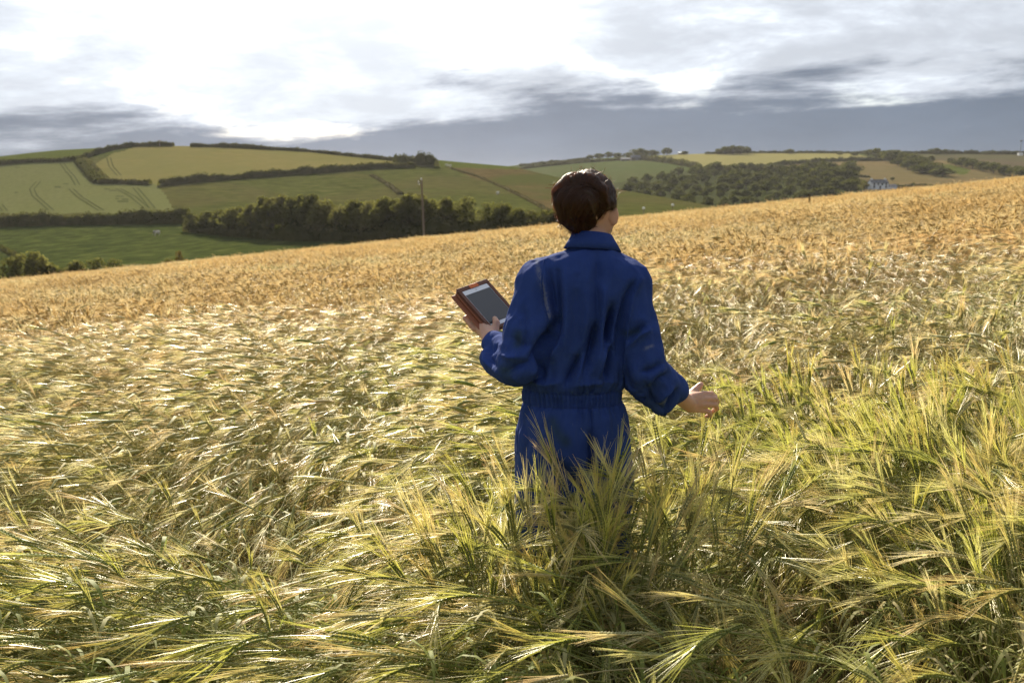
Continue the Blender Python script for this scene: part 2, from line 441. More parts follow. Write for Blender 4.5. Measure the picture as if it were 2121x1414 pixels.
hillB.build([('ripe_field', F1, 'farpale'), ('wood_floor', WD, 'wooddark'), ('stubble_field', F3, 'farbrown'), ('green_pasture', F2, 'fargreen'),
             ('ploughed_field', F4, 'farplough'), ('small_pasture', F5, 'lush'), ('brown_field', F6, 'farbrown')], ('far_hillside', 'fargreen'))

# tramlines in the two crops across the valley: narrow worn strips draped on the land
def tramline(name, hill, pts, gap=2.3, w=0.30):
    pts = np.array(pts, float)
    tt = np.linspace(0, len(pts) - 1, 60)
    u = np.interp(tt, np.arange(len(pts)), pts[:, 0]); y = np.interp(tt, np.arange(len(pts)), pts[:, 1])
    for _ in range(4): u[1:-1] = (u[:-2] + u[2:] + 2 * u[1:-1]) / 4; y[1:-1] = (y[:-2] + y[2:] + 2 * y[1:-1]) / 4
    mb = MB()
    for s in (-1, 1):
        P = hill.at(u + s * gap * FPX / 2 / hill.at(u, y)[:, 1], y); P[:, 2] += 0.14
        tn = np.gradient(P, axis=0); sd = np.stack([tn[:, 1], -tn[:, 0], 0 * tn[:, 0]], -1); sd /= np.linalg.norm(sd, axis=1)[:, None] + 1e-9
        mb.ribbon(P, w, sd)
    tag(mb.build(name, M['track']), kind='structure')
for pts in ([(128, 338), (140, 355), (150, 365), (161, 384)], [(80, 376), (66, 392), (72, 406), (106, 436)], [(147, 391), (165, 408), (210, 436)],
            [(280, 389), (300, 412), (316, 432)], [(245, 391), (276, 408), (304, 432)], [(0, 424), (10, 437)]):
    tramline('tractor_track', hillA, pts)
for pts in ([(225, 327), (230, 345), (247, 364)],):
    tramline('tractor_track', hillA, pts)
# flattened, lodged patches in the pale crop
def patch(name, hill, quads_px, mat):
    mb = MB()
    for (u0, y0, u1, y1) in quads_px:
        P = hill.at(np.array([u0, u1, u1, u0]), np.array([y1, y1, y0, y0])); P[:, 2] += .1
        mb.add(P, [[0, 1, 2, 3]])
    tag(mb.build(name, M[mat]), kind='structure')
patch('lodged_crop', hillA, [(240, 406, 256, 408), (239, 411, 247, 413), (252, 412, 266, 414.5), (243, 416, 266, 419), (216, 391, 228, 393), (226, 394.5, 242, 396),
                             (113, 386, 126, 389.5), (131, 380, 142, 382), (30, 398, 38, 400), (30, 346, 42, 347.5)], 'track')

# ------------------------------------------------------------------ hedges, banks
hedge_seed = [100]
def hedge(hill, pts, h, w, label, leaf=0.55, dens=3.0, mat='hedge', name='hedge', group='hedges between the fields', bushy=.5):
    hedge_seed[0] += 1; r = np.random.default_rng(hedge_seed[0])
    pts = np.array(pts, float); tt = np.linspace(0, len(pts) - 1, 240)
    P = hill.at(np.interp(tt, np.arange(len(pts)), pts[:, 0]), np.interp(tt, np.arange(len(pts)), pts[:, 1]))
    L = np.concatenate([[0], np.cumsum(np.linalg.norm(np.diff(P, axis=0), axis=1))])
    n = int(np.clip(L[-1] * h * dens * 1.5, 300, 9000))
    q = r.uniform(0, L[-1], n)
    lump = lambda q: 0.50 + 1.35 * bushy * fbm(np.stack([q * .14, q * 0, q * 0], -1), hedge_seed[0], 3) + bushy * .35 * (vnoise(np.stack([q * .5, q * 0, q * 0], -1), 9) - .5)
    c = np.stack([np.interp(q, L, P[:, k]) for k in range(3)], -1)
    t = np.stack([np.interp(q, (L[1:] + L[:-1]) / 2, np.diff(P[:, k]) / np.diff(L)) for k in range(3)], -1)
    sd = np.stack([t[:, 1], -t[:, 0], 0 * q], -1); sd /= np.linalg.norm(sd, axis=1)[:, None] + 1e-9
    a = r.uniform(-.15, math.pi + .15, n); rr = r.uniform(.78, 1.06, n); hh = lump(q) * h
    c = c + sd * (np.cos(a) * rr * w / 2)[:, None]; c[:, 2] += np.maximum(np.sin(a), -.1) * rr * hh
    mb = MB(); mb.quads(c, leaf, r, 0, .3)
    # solid woody heart
    m = max(24, int(L[-1] / 5)); q2 = np.linspace(0, L[-1], m)
    cc = np.stack([np.interp(q2, L, P[:, k]) for k in range(3)], -1); t2 = np.gradient(cc, axis=0)
    s2 = np.stack([t2[:, 1], -t2[:, 0], 0 * q2], -1); s2 /= np.linalg.norm(s2, axis=1)[:, None] + 1e-9
    an = np.linspace(-.2, math.pi + .2, 7)
    v = cc[:, None] + s2[:, None] * (np.cos(an) * w * .42)[None, :, None]
    v[:, :, 2] += np.maximum(np.sin(an), -.3)[None] * (lump(q2) * h * .86)[:, None]
    i = np.arange(m - 1)[:, None] * 7 + np.arange(6)[None]
    mb.add(v.reshape(-1, 3), np.stack([i, i + 7, i + 8, i + 1], -1).reshape(-1, 4), 0)
    return tag(mb.build(name, M[mat]), label, 'hedge', group)
hedge(hillA, [(-400, 366), (0, 342), (60, 336.5), (130, 335), (168, 332)], 3.2, 3, 'dark hedge between the bright green hilltop and the pale green crop')
hedge(hillA, [(166, 332), (200, 320), (240, 309), (275, 303.6)], 4.0, 3.5, 'dark hedge climbing to the skyline beside the bright green hilltop')
hedge(hillA, [(268, 304), (330, 302.5), (360, 303)], 3.6, 4, 'dark skyline hedge at the crown of the tan field')
hedge(hillA, [(395, 304), (440, 304.5), (500, 306.5), (570, 311)], 3.0, 4, 'ragged skyline hedge along the top of the tan field')
hedge(hillA, [(570, 310.5), (640, 314.5), (700, 321), (770, 328), (840, 335.5)], 2.4, 3, 'thin hedge running down from the skyline beside the tan field')
hedge(hillA, [(820, 336), (860, 341), (905, 346)], 5.2, 6, 'thick clump of hedge where two hedges meet at the tip of the tan field', bushy=.9)
hedge(hillA, [(166, 334), (178, 348), (192, 364), (208, 379)], 3.2, 7, 'broad double hedge of a lane between pale crop and tan field')
hedge(hillA, [(176, 336), (194, 350), (214, 372), (222, 379)], 3.2, 5, 'hedge on the far side of the lane, against the tan field')
hedge(hillA, [(205, 380), (260, 380.5), (312, 383)], 3.0, 3, 'short dark hedge above the pale green crop')
hedge(hillA, [(329, 386), (380, 380), (450, 374), (560, 365.5)], 4.4, 4.5, 'thick dark hedge along the foot of the tan field')
hedge(hillA, [(560, 366), (700, 355.5), (770, 350), (860, 347.5)], 4.4, 4.5, 'dark hedge under the tan field towards its pointed end')
hedge(hillA, [(-400, 474), (0, 468), (100, 466), (240, 464), (330, 463), (392, 462)], 4.4, 4.5, 'long overgrown hedge between the pale crop and the valley meadow', bushy=.8)
hedge(hillA, [(770, 364), (800, 380), (830, 403)], 1.2, 3.2, 'pale dry grass bank running down the rough pasture', mat='bank', name='hedge_bank', group='grassy banks', leaf=.5)
hedge(hillA, [(935, 350), (990, 366), (1050, 392), (1110, 423), (1150, 446)], 1.0, 2.2, 'long low bank beside the brown bracken slope', mat='bank', name='hedge_bank', group='grassy banks', leaf=.4)
hedge(hillA, [(-100, 505), (0, 514), (30, 530), (50, 545)], 1.6, 2, 'short dark hedge sloping across the valley meadow')
hb = dict(leaf=1.1, dens=.9)
hedge(hillB, [(1060, 353), (1120, 346), (1200, 338), (1290, 332)], 4, 4, 'far hedge above the green pasture', **hb)
hedge(hillB, [(1075, 344.5), (1140, 337), (1220, 330.5)], 3, 4, 'far skyline hedge left of the barn', **hb)
hedge(hillB, [(1300, 331), (1340, 332), (1390, 339), (1450, 350)], 7, 6, 'thick far hedge dividing the yellow field from the green pasture', **hb)
hedge(hillB, [(1490, 347), (1560, 345), (1640, 341)], 3, 4, 'thin far hedge under the yellow field', **hb)
hedge(hillB, [(1605, 343), (1640, 340), (1740, 334), (1830, 333), (1900, 340)], 5, 5, 'far hedge between the yellow field and the brown field', **hb)
hedge(hillB, [(1460, 319.5), (1560, 317.5), (1700, 317.5), (1790, 318)], 3.5, 5, 'far skyline hedge behind the yellow field', **hb)
hedge(hillB, [(1830, 319), (1920, 318.5), (2020, 319), (2121, 320), (2300, 322)], 5, 5, 'dark hedge along the skyline above the ploughed field', **hb)
hedge(hillB, [(1640, 352), (1720, 360), (1800, 368)], 2, 4, 'faint low hedge across the brown field', **hb)
hedge(hillB, [(1770, 377), (1795, 392)], 5, 6, 'dark hedge running down from the wood to the white house', **hb)
hedge(hillB, [(1850, 390), (1900, 391), (1990, 388)], 4, 5, 'dark hedge behind the white house', **hb)

# ------------------------------------------------------------------ trees
def tree_proto(name, h, crown, trunk_h, leafn, leaf, mat, seed, nblob=14, flat=1.0, lean=0.0, open_=0.0, multi=1):
    """returns (trunk mesh, crown mesh), base at the origin"""
    r = np.random.default_rng(seed)
    tb = MB(); cb = MB()
    blobs = []
    for k in range(nblob):
        f = (k + .5) / nblob
        zc = trunk_h + (h - trunk_h) * (0.12 + .8 * f)
        prof = math.sin(math.pi * min(.97, .16 + .82 * f)) ** .7
        a = k * 2.4 + r.uniform(-.5, .5)
        rad = crown * prof * r.uniform(.35, .78)
        b = crown * r.uniform(.3, .5) * (.75 + .35 * prof)
        blobs.append((np.array([math.cos(a) * rad + lean * zc, math.sin(a) * rad, zc]), b))
    for s in range(multi):
        bx = np.array([0, 0, 0.]) if multi == 1 else np.array([r.uniform(-.5, .5) * crown, r.uniform(-.3, .3) * crown, 0])
        top = np.array([lean * h * .8 + bx[0] * .6, bx[1] * .6, h * .82])
        tt = np.linspace(0, 1, 8)[:, None]
        pth = bx * (1 - tt) + top * tt; pth[:, 0] += .12 * np.sin(tt[:, 0] * 5 + s); pth[0, 2] -= .3
        tb.tube(pth, np.linspace(h * .028, h * .006, 8) / (multi ** .4), 7)
    for c, b in blobs[::2]:
        z0 = trunk_h * r.uniform(.75, 1.1); st = np.array([lean * z0, 0, z0]); tt = np.linspace(0, 1, 5)[:, None]
        pth = st * (1 - tt) + c * tt; pth[:, 2] += np.sin(tt[:, 0] * math.pi) * .05 * h
        tb.tube(pth, np.linspace(h * .012, h * .003, 5), 5)
    w = np.array([b ** 2 for c, b in blobs]); w /= w.sum()
    for (c, b), k in zip(blobs, r.multinomial(leafn, w)):
        d = r.normal(size=(k, 3)); d /= np.linalg.norm(d, axis=1)[:, None]
        rr = b * r.uniform(.25 if open_ else .55, 1.08, k) ** .6
        p = c + d * rr[:, None] * np.array([1, 1, flat])
        cb.quads(p, leaf, r)
        if not open_:
            d2 = np.array([[x, y, z] for x in (-1, 0, 1) for y in (-1, 0, 1) for z in (-1, 0, 1) if abs(x) + abs(y) + abs(z) == 1], float)
            v = c + d2 * b * .62 * np.array([1, 1, flat])
            o = np.array([[0, 1, 2], [0, 3, 1], [0, 4, 3], [0, 2, 4], [5, 2, 1], [5, 1, 3], [5, 3, 4], [5, 4, 2]])
            # octahedron heart: order of d2 is -x, -y, -z, z, y, x
            o = np.array([[0, 1, 3], [0, 3, 4], [0, 4, 2], [0, 2, 1], [5, 3, 1], [5, 4, 3], [5, 2, 4], [5, 1, 2]])
            cb.add(v, o)
    return tb.mesh(name + '_trunk', True), cb.mesh(name + '_crown')
def plant_tree(name, loc, protos, k, scale, rz, label, group, cat='tree', mat='tree'):
    root = empty(name, loc, label, cat, group, rz)
    root.scale = scale if hasattr(scale, '__len__') else (scale,) * 3
    t, c = protos[k % len(protos)]
    obj('trunk', t, M['bark'], root); obj('crown', c, M[mat], root)
    return root
valley_protos = [tree_proto('a', 10, 3.6, 2.6, 1700, .42, 'tree', 11), tree_proto('b', 10, 2.3, 2.4, 1200, .38, 'tree', 12, 12, 1.2),
                 tree_proto('c', 10, 4.2, 2.2, 2000, .42, 'tree', 13, 18), tree_proto('d', 10, 3.0, 3.0, 900, .36, 'tree', 14, 12, 1.1, 0, 1.0),
                 tree_proto('e', 10, 3.4, .8, 1600, .42, 'tree', 15, 16, 1.0, .04)]
ordn = ['first', 'second', 'third', 'fourth', 'fifth', 'sixth', 'seventh', 'eighth', 'ninth', 'tenth', 'eleventh', 'twelfth', 'thirteenth', 'fourteenth', 'fifteenth',
        'sixteenth', 'seventeenth', 'eighteenth', 'nineteenth', 'twentieth', 'twenty-first', 'twenty-second', 'twenty-third', 'twenty-fourth']
# px of trunk, px y of the top, px y of the foot, kind, width factor
row = [(405, 446, 478, 4, 1.3), (432, 440, 482, 2, 1.2), (462, 436, 484, 4, 1.2), (492, 431, 488, 2, 1.1), (522, 424, 490, 4, 1.1), (548, 409, 492, 1, 1.1), (566, 412, 494, 1, 1.0), (586, 405, 494, 1, 1.0), (606, 410, 496, 1, 1.0),
       (626, 406, 496, 1, 1.0), (648, 404, 497, 1, 1.1), (668, 419, 497, 2, .9), (690, 434, 497, 4, 1.0), (713, 430, 497, 2, .9), (738, 416, 497, 0, 1.0), (766, 421, 497, 2, .8),
       (797, 411, 496, 0, .9), (822, 414, 494, 1, 1.2), (848, 403, 494, 1, 1.3), (872, 406, 493, 0, .9), (900, 414, 491, 3, 1.0), (925, 411, 490, 0, .8), (962, 409, 489, 3, 1.25), (1012, 421, 487, 3, 1.1),
       (1045, 424, 486, 2, 1.0), (1075, 433, 486, 2, .8), (1100, 437, 484, 4, 1.0), (1127, 436, 484, 4, 1.0), (1150, 438, 483, 2, 1.0)]
pole_px = 873
nl = sum(1 for q in row if q[0] < pole_px)
for k, (u, yt, yf, kd, wf) in enumerate(row):
    p = hillA.at(u, yf); dep = p[1]
    h = (yf - yt) * dep / FPX
    look = {0: 'round-crowned green tree', 1: 'tall narrow tree', 2: 'broad bushy tree', 3: 'open airy tree', 4: 'low bushy tree'}[kd]
    if u < pole_px: lab = f'{look}, {ordn[nl - 1 - k]} left of the pole in the valley row'
    else: lab = f'{look}, {ordn[k - nl]} right of the pole in the valley row'
    plant_tree('tree', p, valley_protos, kd, (h / 10 * wf * 1.3, h / 10 * wf * 1.3, h / 10), k * 1.7, lab, 'trees in the valley row')
# undergrowth along the foot of that row
hedge(hillA, [(392, 478), (480, 487), (600, 497), (720, 498), (860, 495), (1000, 489), (1150, 484)], 4.8, 6, 'dark undergrowth along the foot of the valley trees', name='hedge', bushy=.9)

bush_protos = [tree_proto('f', 4, 2.0, .5, 700, .26, 'tree', 21, 10), tree_proto('g', 4, 1.5, .6, 500, .22, 'tree', 22, 9, 1.1, 0, 1.0)]
for k, (u, yt, yf, kd, wf, d, lab) in enumerate([
        (22, 533, 588, 1, .9, 190, 'thin upright shrub, leftmost of those below the crop edge'), (45, 527, 590, 1, .8, 192, 'thin upright shrub beside the bushier one below the crop edge'),
        (75, 523, 588, 0, .7, 190, 'dark bushy shrub tallest of those below the crop edge'), (105, 545, 582, 0, .8, 192, 'low dark shrub just right of the tallest below the crop edge'),
        (160, 540, 578, 0, .9, 190, 'rounded shrub in the middle of the group below the crop edge'), (130, 556, 580, 0, 1.0, 192, 'lowest shrub of the group below the crop edge'),
        (205, 535, 574, 1, 1.1, 190, 'wide thin shrub right of the rounded one below the crop edge'), (240, 537, 570, 1, 1.2, 190, 'last shrub on the right of the group below the crop edge'),
        (352, 536, 556, 0, 1.1, 190, 'dark bush at the crop edge beside the orange shrub')]):
    p = U(u, yf, d); h = (yf - yt) * p[1] / FPX
    plant_tree('shrub', p, bush_protos, kd, (h / 4 * wf * 1.6, h / 4 * wf * 1.6, h / 4), k * 1.3, lab, 'shrubs beyond the brow of the field', 'shrub')
M['rust'] = mat_leaf('rust_leaf', ((.13, .07, .02), (.19, .10, .03), (.24, .14, .045)), .35, .8)
p = U(371, 556, 188); h = 38 * 188 / FPX
plant_tree('shrub', p, [tree_proto('h', 4, 1.0, .4, 420, .2, 'tree', 31, 9, 1.4, 0, 1.0)], 0, h / 4, 0, 'rusty orange pointed shrub at the edge of the barley', 'shrubs beyond the brow of the field', 'shrub', 'rust')

# the wood on the slope across: ranks of separate crowns
wood_protos = [tree_proto('w1', 10, 4.6, 2.0, 420, .85, 'woodtree', 41, 10), tree_proto('w2', 10, 5.4, 1.8, 480, .9, 'woodtree', 42, 12), tree_proto('w3', 10, 3.8, 2.0, 380, .8, 'woodtree', 43, 9, 1.1),
               tree_proto('w4', 10, 5.0, 1.5, 460, .85, 'woodtree', 44, 11, .9, .06)]
r = np.random.default_rng(5)
ranks = [[(1435, 353), (1772, 358)], [(1400, 361), (1765, 366)], [(1330, 372), (1772, 375)], [(1295, 383), (1775, 385)], [(1288, 394), (1770, 395)], [(1300, 406), (1735, 405)], [(1350, 417), (1700, 415)], [(1415, 428), (1620, 424)]]
rank_word = ['topmost', 'second', 'third', 'fourth', 'fifth', 'sixth', 'seventh', 'lowest']
for q, ((u0, y0), (u1, y1)) in enumerate(ranks):
    nn = max(5, int((u1 - u0) / (21 + q * 1.5)))
    for k in range(nn):
        f = (k + .5 + r.uniform(-.25, .25)) / nn
        u = u0 + (u1 - u0) * f; y = y0 + (y1 - y0) * f + r.uniform(-2, 2) + 6
        p = hillB.at(u, y)
        hp = r.uniform(15, 23) if u < 1640 else r.uniform(20, 29)
        if q >= 5: hp *= .9
        h = hp * p[1] / FPX
        sx = h / 10 * r.uniform(1.35, 1.9)
        plant_tree('tree', p, wood_protos, int(r.integers(4)), (sx, sx, h / 10), r.uniform(0, 6), f'dark tree of the far wood, {ordn[k]} from the left in its {rank_word[q]} rank', 'trees of the wood on the far slope', 'tree', 'woodtree')
# single trees and clumps on the far skyline and down the belt
far = [(1222, 322, 331, 'small round tree at the left end of the far skyline row'), (1240, 319, 330, 'second small tree of the far skyline row'), (1260, 316, 330, 'third tree of the far skyline row, low and wide'),
       (1280, 318, 329, 'low tree in the far skyline row left of the dark pair'), (1300, 317, 328, 'low tree in the far skyline row above the barn'), (1325, 309, 326, 'tall dark tree of the pair above the barn'), (1337, 312, 325, 'shorter dark tree of the pair above the barn'),
       (1352, 312, 325, 'round tree in the skyline row right of the dark pair'), (1382, 308, 323, 'largest round tree of the skyline row beside the shed'), (1418, 314, 321, 'low tree right of the pale shed roof'),
       (1488, 309, 320, 'left end tree of the dome-shaped copse on the skyline'), (1502, 305, 320, 'second tree of the dome-shaped skyline copse'), (1518, 303, 320, 'tallest middle tree of the dome-shaped skyline copse'), (1534, 304, 320, 'fourth tree of the dome-shaped skyline copse'), (1548, 306, 320, 'right end tree of the dome-shaped skyline copse'),
       (1637, 310, 319, 'lone round tree on the skyline behind the yellow field'),
       (1738, 316, 322, 'low tree at the left foot of the skyline belt'), (1770, 316, 323, 'second low tree of the skyline belt'), (1798, 311, 326, 'dark tree on the skyline at the top of the belt'), (1815, 309, 328, 'tallest dark tree at the top of the belt'), (1833, 314, 331, 'paler tree just below the top of the belt'),
       (1850, 313, 338, 'broad pale green tree in the upper belt'), (1870, 319, 342, 'dark tree in the upper middle of the belt'), (1888, 321, 348, 'tall dark tree in the middle of the belt'), (1904, 328, 352, 'dark tree in the lower middle of the belt'),
       (1922, 336, 358, 'dark tree low in the belt'), (1938, 343, 362, 'second lowest dark tree of the belt'), (1952, 348, 366, 'lowest dark tree at the foot of the belt'), (1880, 334, 352, 'front dark tree in the middle of the belt'), (1910, 342, 360, 'front dark tree low in the belt'), (1860, 329, 345, 'front dark tree high in the belt'),
       (1916, 326, 336, 'small tree standing right of the belt'), (1927, 324, 337, 'upright small tree right of the belt'), (1938, 308, 320, 'taller tree of the pair on the right skyline'), (1958, 310, 320, 'wide tree of the pair on the right skyline'),
       (2040, 315, 321, 'low bush on the skyline left of the mast'), (2060, 314, 321, 'second low bush on the skyline left of the mast'), (2100, 314, 321, 'low bush on the skyline beside the mast'),
       (1970, 328, 342, 'left end tree of the far right belt'), (1992, 328, 346, 'second tree of the far right belt'), (2014, 331, 350, 'third tree of the far right belt'), (2036, 336, 355, 'fourth tree of the far right belt'), (2058, 338, 360, 'fifth tree of the far right belt'), (2080, 344, 364, 'big round tree in the far right belt'), (2104, 346, 367, 'sixth tree of the far right belt'), (2130, 348, 370, 'right end tree of the far right belt'),
       (1848, 368, 375, 'little bush above the white house in the brown field'), (1765, 368, 380, 'small dark tree at the right end of the wood'), (1990, 377, 384, 'small dark bush at the brow right of the white house')]
for k, (u, yt, yf, lab) in enumerate(far):
    p = hillB.at(u, yf - .5); h = (yf - yt) * p[1] / FPX
    wf = r.uniform(1.7, 2.3) * (1.3 if 'low' in lab else 1)
    plant_tree('tree', p, wood_protos, k, (h / 10 * wf, h / 10 * wf, h / 10), k * 1.1, lab, 'trees on the far skyline and belts', 'tree', 'woodtree')
# ------------------------------------------------------------------ the woman: surfaces grown from distance fields
class Field:
    def __init__(self, lo, hi, h):
        self.lo = np.asarray(lo, float); self.h = h
        self.n = np.ceil((np.asarray(hi, float) - self.lo) / h).astype(int) + 1
        self.d = np.full(self.n, 1.0, np.float32)
    def _sl(self, lo, hi):
        a = np.clip(np.floor((np.asarray(lo) - self.lo) / self.h).astype(int), 0, self.n); b = np.clip(np.ceil((np.asarray(hi) - self.lo) / self.h).astype(int) + 1, 0, self.n)
        return tuple(slice(int(p), int(q)) for p, q in zip(a, b))
    def pts(self, sl):
        ax = [self.lo[k] + self.h * np.arange(sl[k].start, sl[k].stop) for k in range(3)]
        return np.stack(np.meshgrid(*ax, indexing='ij'), -1)
    def put(self, fn, lo, hi, k=0.0, pad=.06):
        sl = self._sl(np.asarray(lo) - pad, np.asarray(hi) + pad)
        if any(s.stop <= s.start for s in sl): return
        a = self.d[sl]; b = fn(self.pts(sl))
        if k > 0:
            hh = np.clip(.5 + .5 * (a - b) / k, 0, 1)
            self.d[sl] = a * (1 - hh) + b * hh - k * hh * (1 - hh)
        else: self.d[sl] = np.minimum(a, b)
    def cut(self, fn, lo, hi, pad=.06):
        sl = self._sl(np.asarray(lo) - pad, np.asarray(hi) + pad)
        self.d[sl] = np.maximum(self.d[sl], fn(self.pts(sl)))
    def cone(self, a, b, ra, rb, k=0.0):
        a = np.asarray(a, float); b = np.asarray(b, float); ab = b - a; L2 = ab @ ab + 1e-12; m = max(ra, rb)
        def fn(p):
            t = np.clip(((p - a) @ ab) / L2, 0, 1)
            return np.linalg.norm(p - a - t[..., None] * ab, axis=-1) - (ra + (rb - ra) * t)
        self.put(fn, np.minimum(a, b) - m, np.maximum(a, b) + m, k)
    def chain(self, P, rad, k=0.0, kin=.006):
        for q in range(len(P) - 1): self.cone(P[q], P[q + 1], rad[q], rad[q + 1], k if q == 0 else kin)
    def ell(self, c, r, k=0.0, rot=None):
        c = np.asarray(c, float); r = np.asarray(r, float); m = r.max()
        def fn(p):
            q = p - c
            if rot is not None: q = q @ rot            # columns of rot are the local axes
            k0 = np.linalg.norm(q / r, axis=-1); k1 = np.linalg.norm(q / (r * r), axis=-1) + 1e-9
            return k0 * (k0 - 1) / k1
        self.put(fn, c - m, c + m, k)
    def loft(self, z, cx, cy, rx, ry, n=2.3, k=0.0):
        """stack of superellipse sections, z rising"""
        z = np.asarray(z, float)
        lo = [min(np.array(cx) - rx), min(np.array(cy) - ry), z[0]]; hi = [max(np.array(cx) + rx), max(np.array(cy) + ry), z[-1]]
        def fn(p):
            zz = p[..., 2]; I = lambda v: np.interp(zz, z, v)
            X = np.abs(p[..., 0] - I(cx)) / I(rx); Y = np.abs(p[..., 1] - I(cy)) / I(ry)
            f = (X ** n + Y ** n + 1e-9) ** (1 / n)
            return np.maximum((f - 1) * np.minimum(I(rx), I(ry)), np.maximum(z[0] - zz, zz - z[-1]))
        self.put(fn, lo, hi, k)
    def sample(self, p):
        q = (np.asarray(p) - self.lo) / self.h; i = np.clip(np.floor(q).astype(int), 0, self.n - 2); f = q - i; o = 0
        for a in (0, 1):
            for b in (0, 1):
                for c in (0, 1):
                    w = (f[..., 0] if a else 1 - f[..., 0]) * (f[..., 1] if b else 1 - f[..., 1]) * (f[..., 2] if c else 1 - f[..., 2])
                    o = o + w * self.d[i[..., 0] + a, i[..., 1] + b, i[..., 2] + c]
        return o
    def grad(self, p, e=.004):
        g = np.stack([self.sample(p + np.eye(3)[k] * e) - self.sample(p - np.eye(3)[k] * e) for k in range(3)], -1)
        return g / (np.linalg.norm(g, axis=-1)[..., None] + 1e-9)
    def surface(self):
        """naive surface nets"""
        d = self.d; s = d < 0
        cnt = np.zeros(tuple(self.n - 1), np.int8)
        for a in (0, 1):
            for b in (0, 1):
                for c in (0, 1): cnt += s[a:self.n[0] - 1 + a, b:self.n[1] - 1 + b, c:self.n[2] - 1 + c]
        act = (cnt > 0) & (cnt < 8)
        I = np.argwhere(act); idx = np.full(act.shape, -1, np.int64); idx[act] = np.arange(len(I))
        acc = np.zeros((len(I), 3)); w = np.zeros(len(I))
        cor = [(a, b, c) for a in (0, 1) for b in (0, 1) for c in (0, 1)]
        val = {c: d[I[:, 0] + c[0], I[:, 1] + c[1], I[:, 2] + c[2]].astype(float) for c in cor}
        for c in cor:
            for ax in range(3):
                if c[ax]: continue
                c2 = tuple(1 if k == ax else c[k] for k in range(3)); va, vb = val[c], val[c2]
                x = (va < 0) != (vb < 0); t = np.where(x, va / np.where(x, va - vb, 1), 0)
                pt = np.tile(np.array(c, float), (len(I), 1)); pt[:, ax] += t
                acc += pt * x[:, None]; w += x
        V = self.lo + (I + acc / w[:, None]) * self.h
        Fs = []
        for ax in range(3):
            b, c = (ax + 1) % 3, (ax + 2) % 3
            sa = [slice(None)] * 3; sb = [slice(None)] * 3
            sa[ax] = slice(0, -1); sb[ax] = slice(1, None)
            for q in (b, c): sa[q] = slice(1, -1); sb[q] = slice(1, -1)
            A, B = s[tuple(sa)], s[tuple(sb)]
            E = np.argwhere(A != B); ins = A[tuple(E.T)]
            E[:, b] += 1; E[:, c] += 1
            def cell(ob, oc):
                q = E.copy(); q[:, b] -= ob; q[:, c] -= oc; return idx[q[:, 0], q[:, 1], q[:, 2]]
            f = np.stack([cell(1, 1), cell(0, 1), cell(0, 0), cell(1, 0)], -1)
            f[~ins] = f[~ins][:, ::-1]; Fs.append(f)
        F = np.concatenate(Fs); return V, F[(F >= 0).all(1)]
def neigh_smooth(V, F, it, lam=.5):
    e = np.concatenate([F[:, [0, 1]], F[:, [1, 2]], F[:, [2, 3]], F[:, [3, 0]]]); a = np.concatenate([e[:, 0], e[:, 1]]); b = np.concatenate([e[:, 1], e[:, 0]])
    deg = np.bincount(a, minlength=len(V))[:, None]
    for _ in range(it):
        m = np.stack([np.bincount(a, weights=V[b, k], minlength=len(V)) for k in range(3)], -1) / np.maximum(deg, 1)
        V = V + lam * (m - V)
    return V
def vnormals(V, F):
    fn = np.cross(V[F[:, 2]] - V[F[:, 0]], V[F[:, 3]] - V[F[:, 1]]); N = np.zeros_like(V)
    for k in range(4):
        for c in range(3): N[:, c] += np.bincount(F[:, k], weights=fn[:, c], minlength=len(V))
    return N / (np.linalg.norm(N, axis=1)[:, None] + 1e-12)
def polydist(px, py, pl):
    """distance in photo pixels to a polyline and the fraction along it"""
    pl = np.asarray(pl, float); best = np.full(px.shape, 1e9); tb = np.zeros(px.shape); n = len(pl) - 1
    for k in range(n):
        a, b = pl[k], pl[k + 1]; ab = b - a; t = np.clip(((px - a[0]) * ab[0] + (py - a[1]) * ab[1]) / (ab @ ab + 1e-9), 0, 1)
        q = np.hypot(px - a[0] - t * ab[0], py - a[1] - t * ab[1]); s = q < best; best = np.where(s, q, best); tb = np.where(s, (k + t) / n, tb)
    return best, tb

# joints
JSR, JER, JWR = U(1306, 598, 3.05), U(1340, 768, 2.99), U(1426, 835, 3.15)
JSL, JEL, JWL = U(1110, 594, 3.05), U(1072, 758, 2.97), U(1018, 703, 3.22)
PX, PY = PERSON_XY = (0.205, 3.06)
HIPL, HIPR = U(1132, 985, 3.07), U(1248, 985, 3.07)
ANKL, ANKR = np.array([HIPL[0] - .03, 3.0, .09]), np.array([HIPR[0] + .03, 3.10, .11])
KNL, KNR = (HIPL + ANKL) / 2 + np.array([0, .04, .0]), (HIPR + ANKR) / 2 + np.array([0, .05, .0])
YAW = R(20)
FW = np.array([math.sin(YAW), math.cos(YAW), 0]); RT = np.array([math.cos(YAW), -math.sin(YAW), 0]); UPV = np.array([0, 0, 1.])
HC = U(1222, 420, 3.12)
H = lambda r_, f_, u_: HC + RT * r_ + FW * f_ + UPV * u_
HROT = np.stack([RT, FW, UPV], 1)

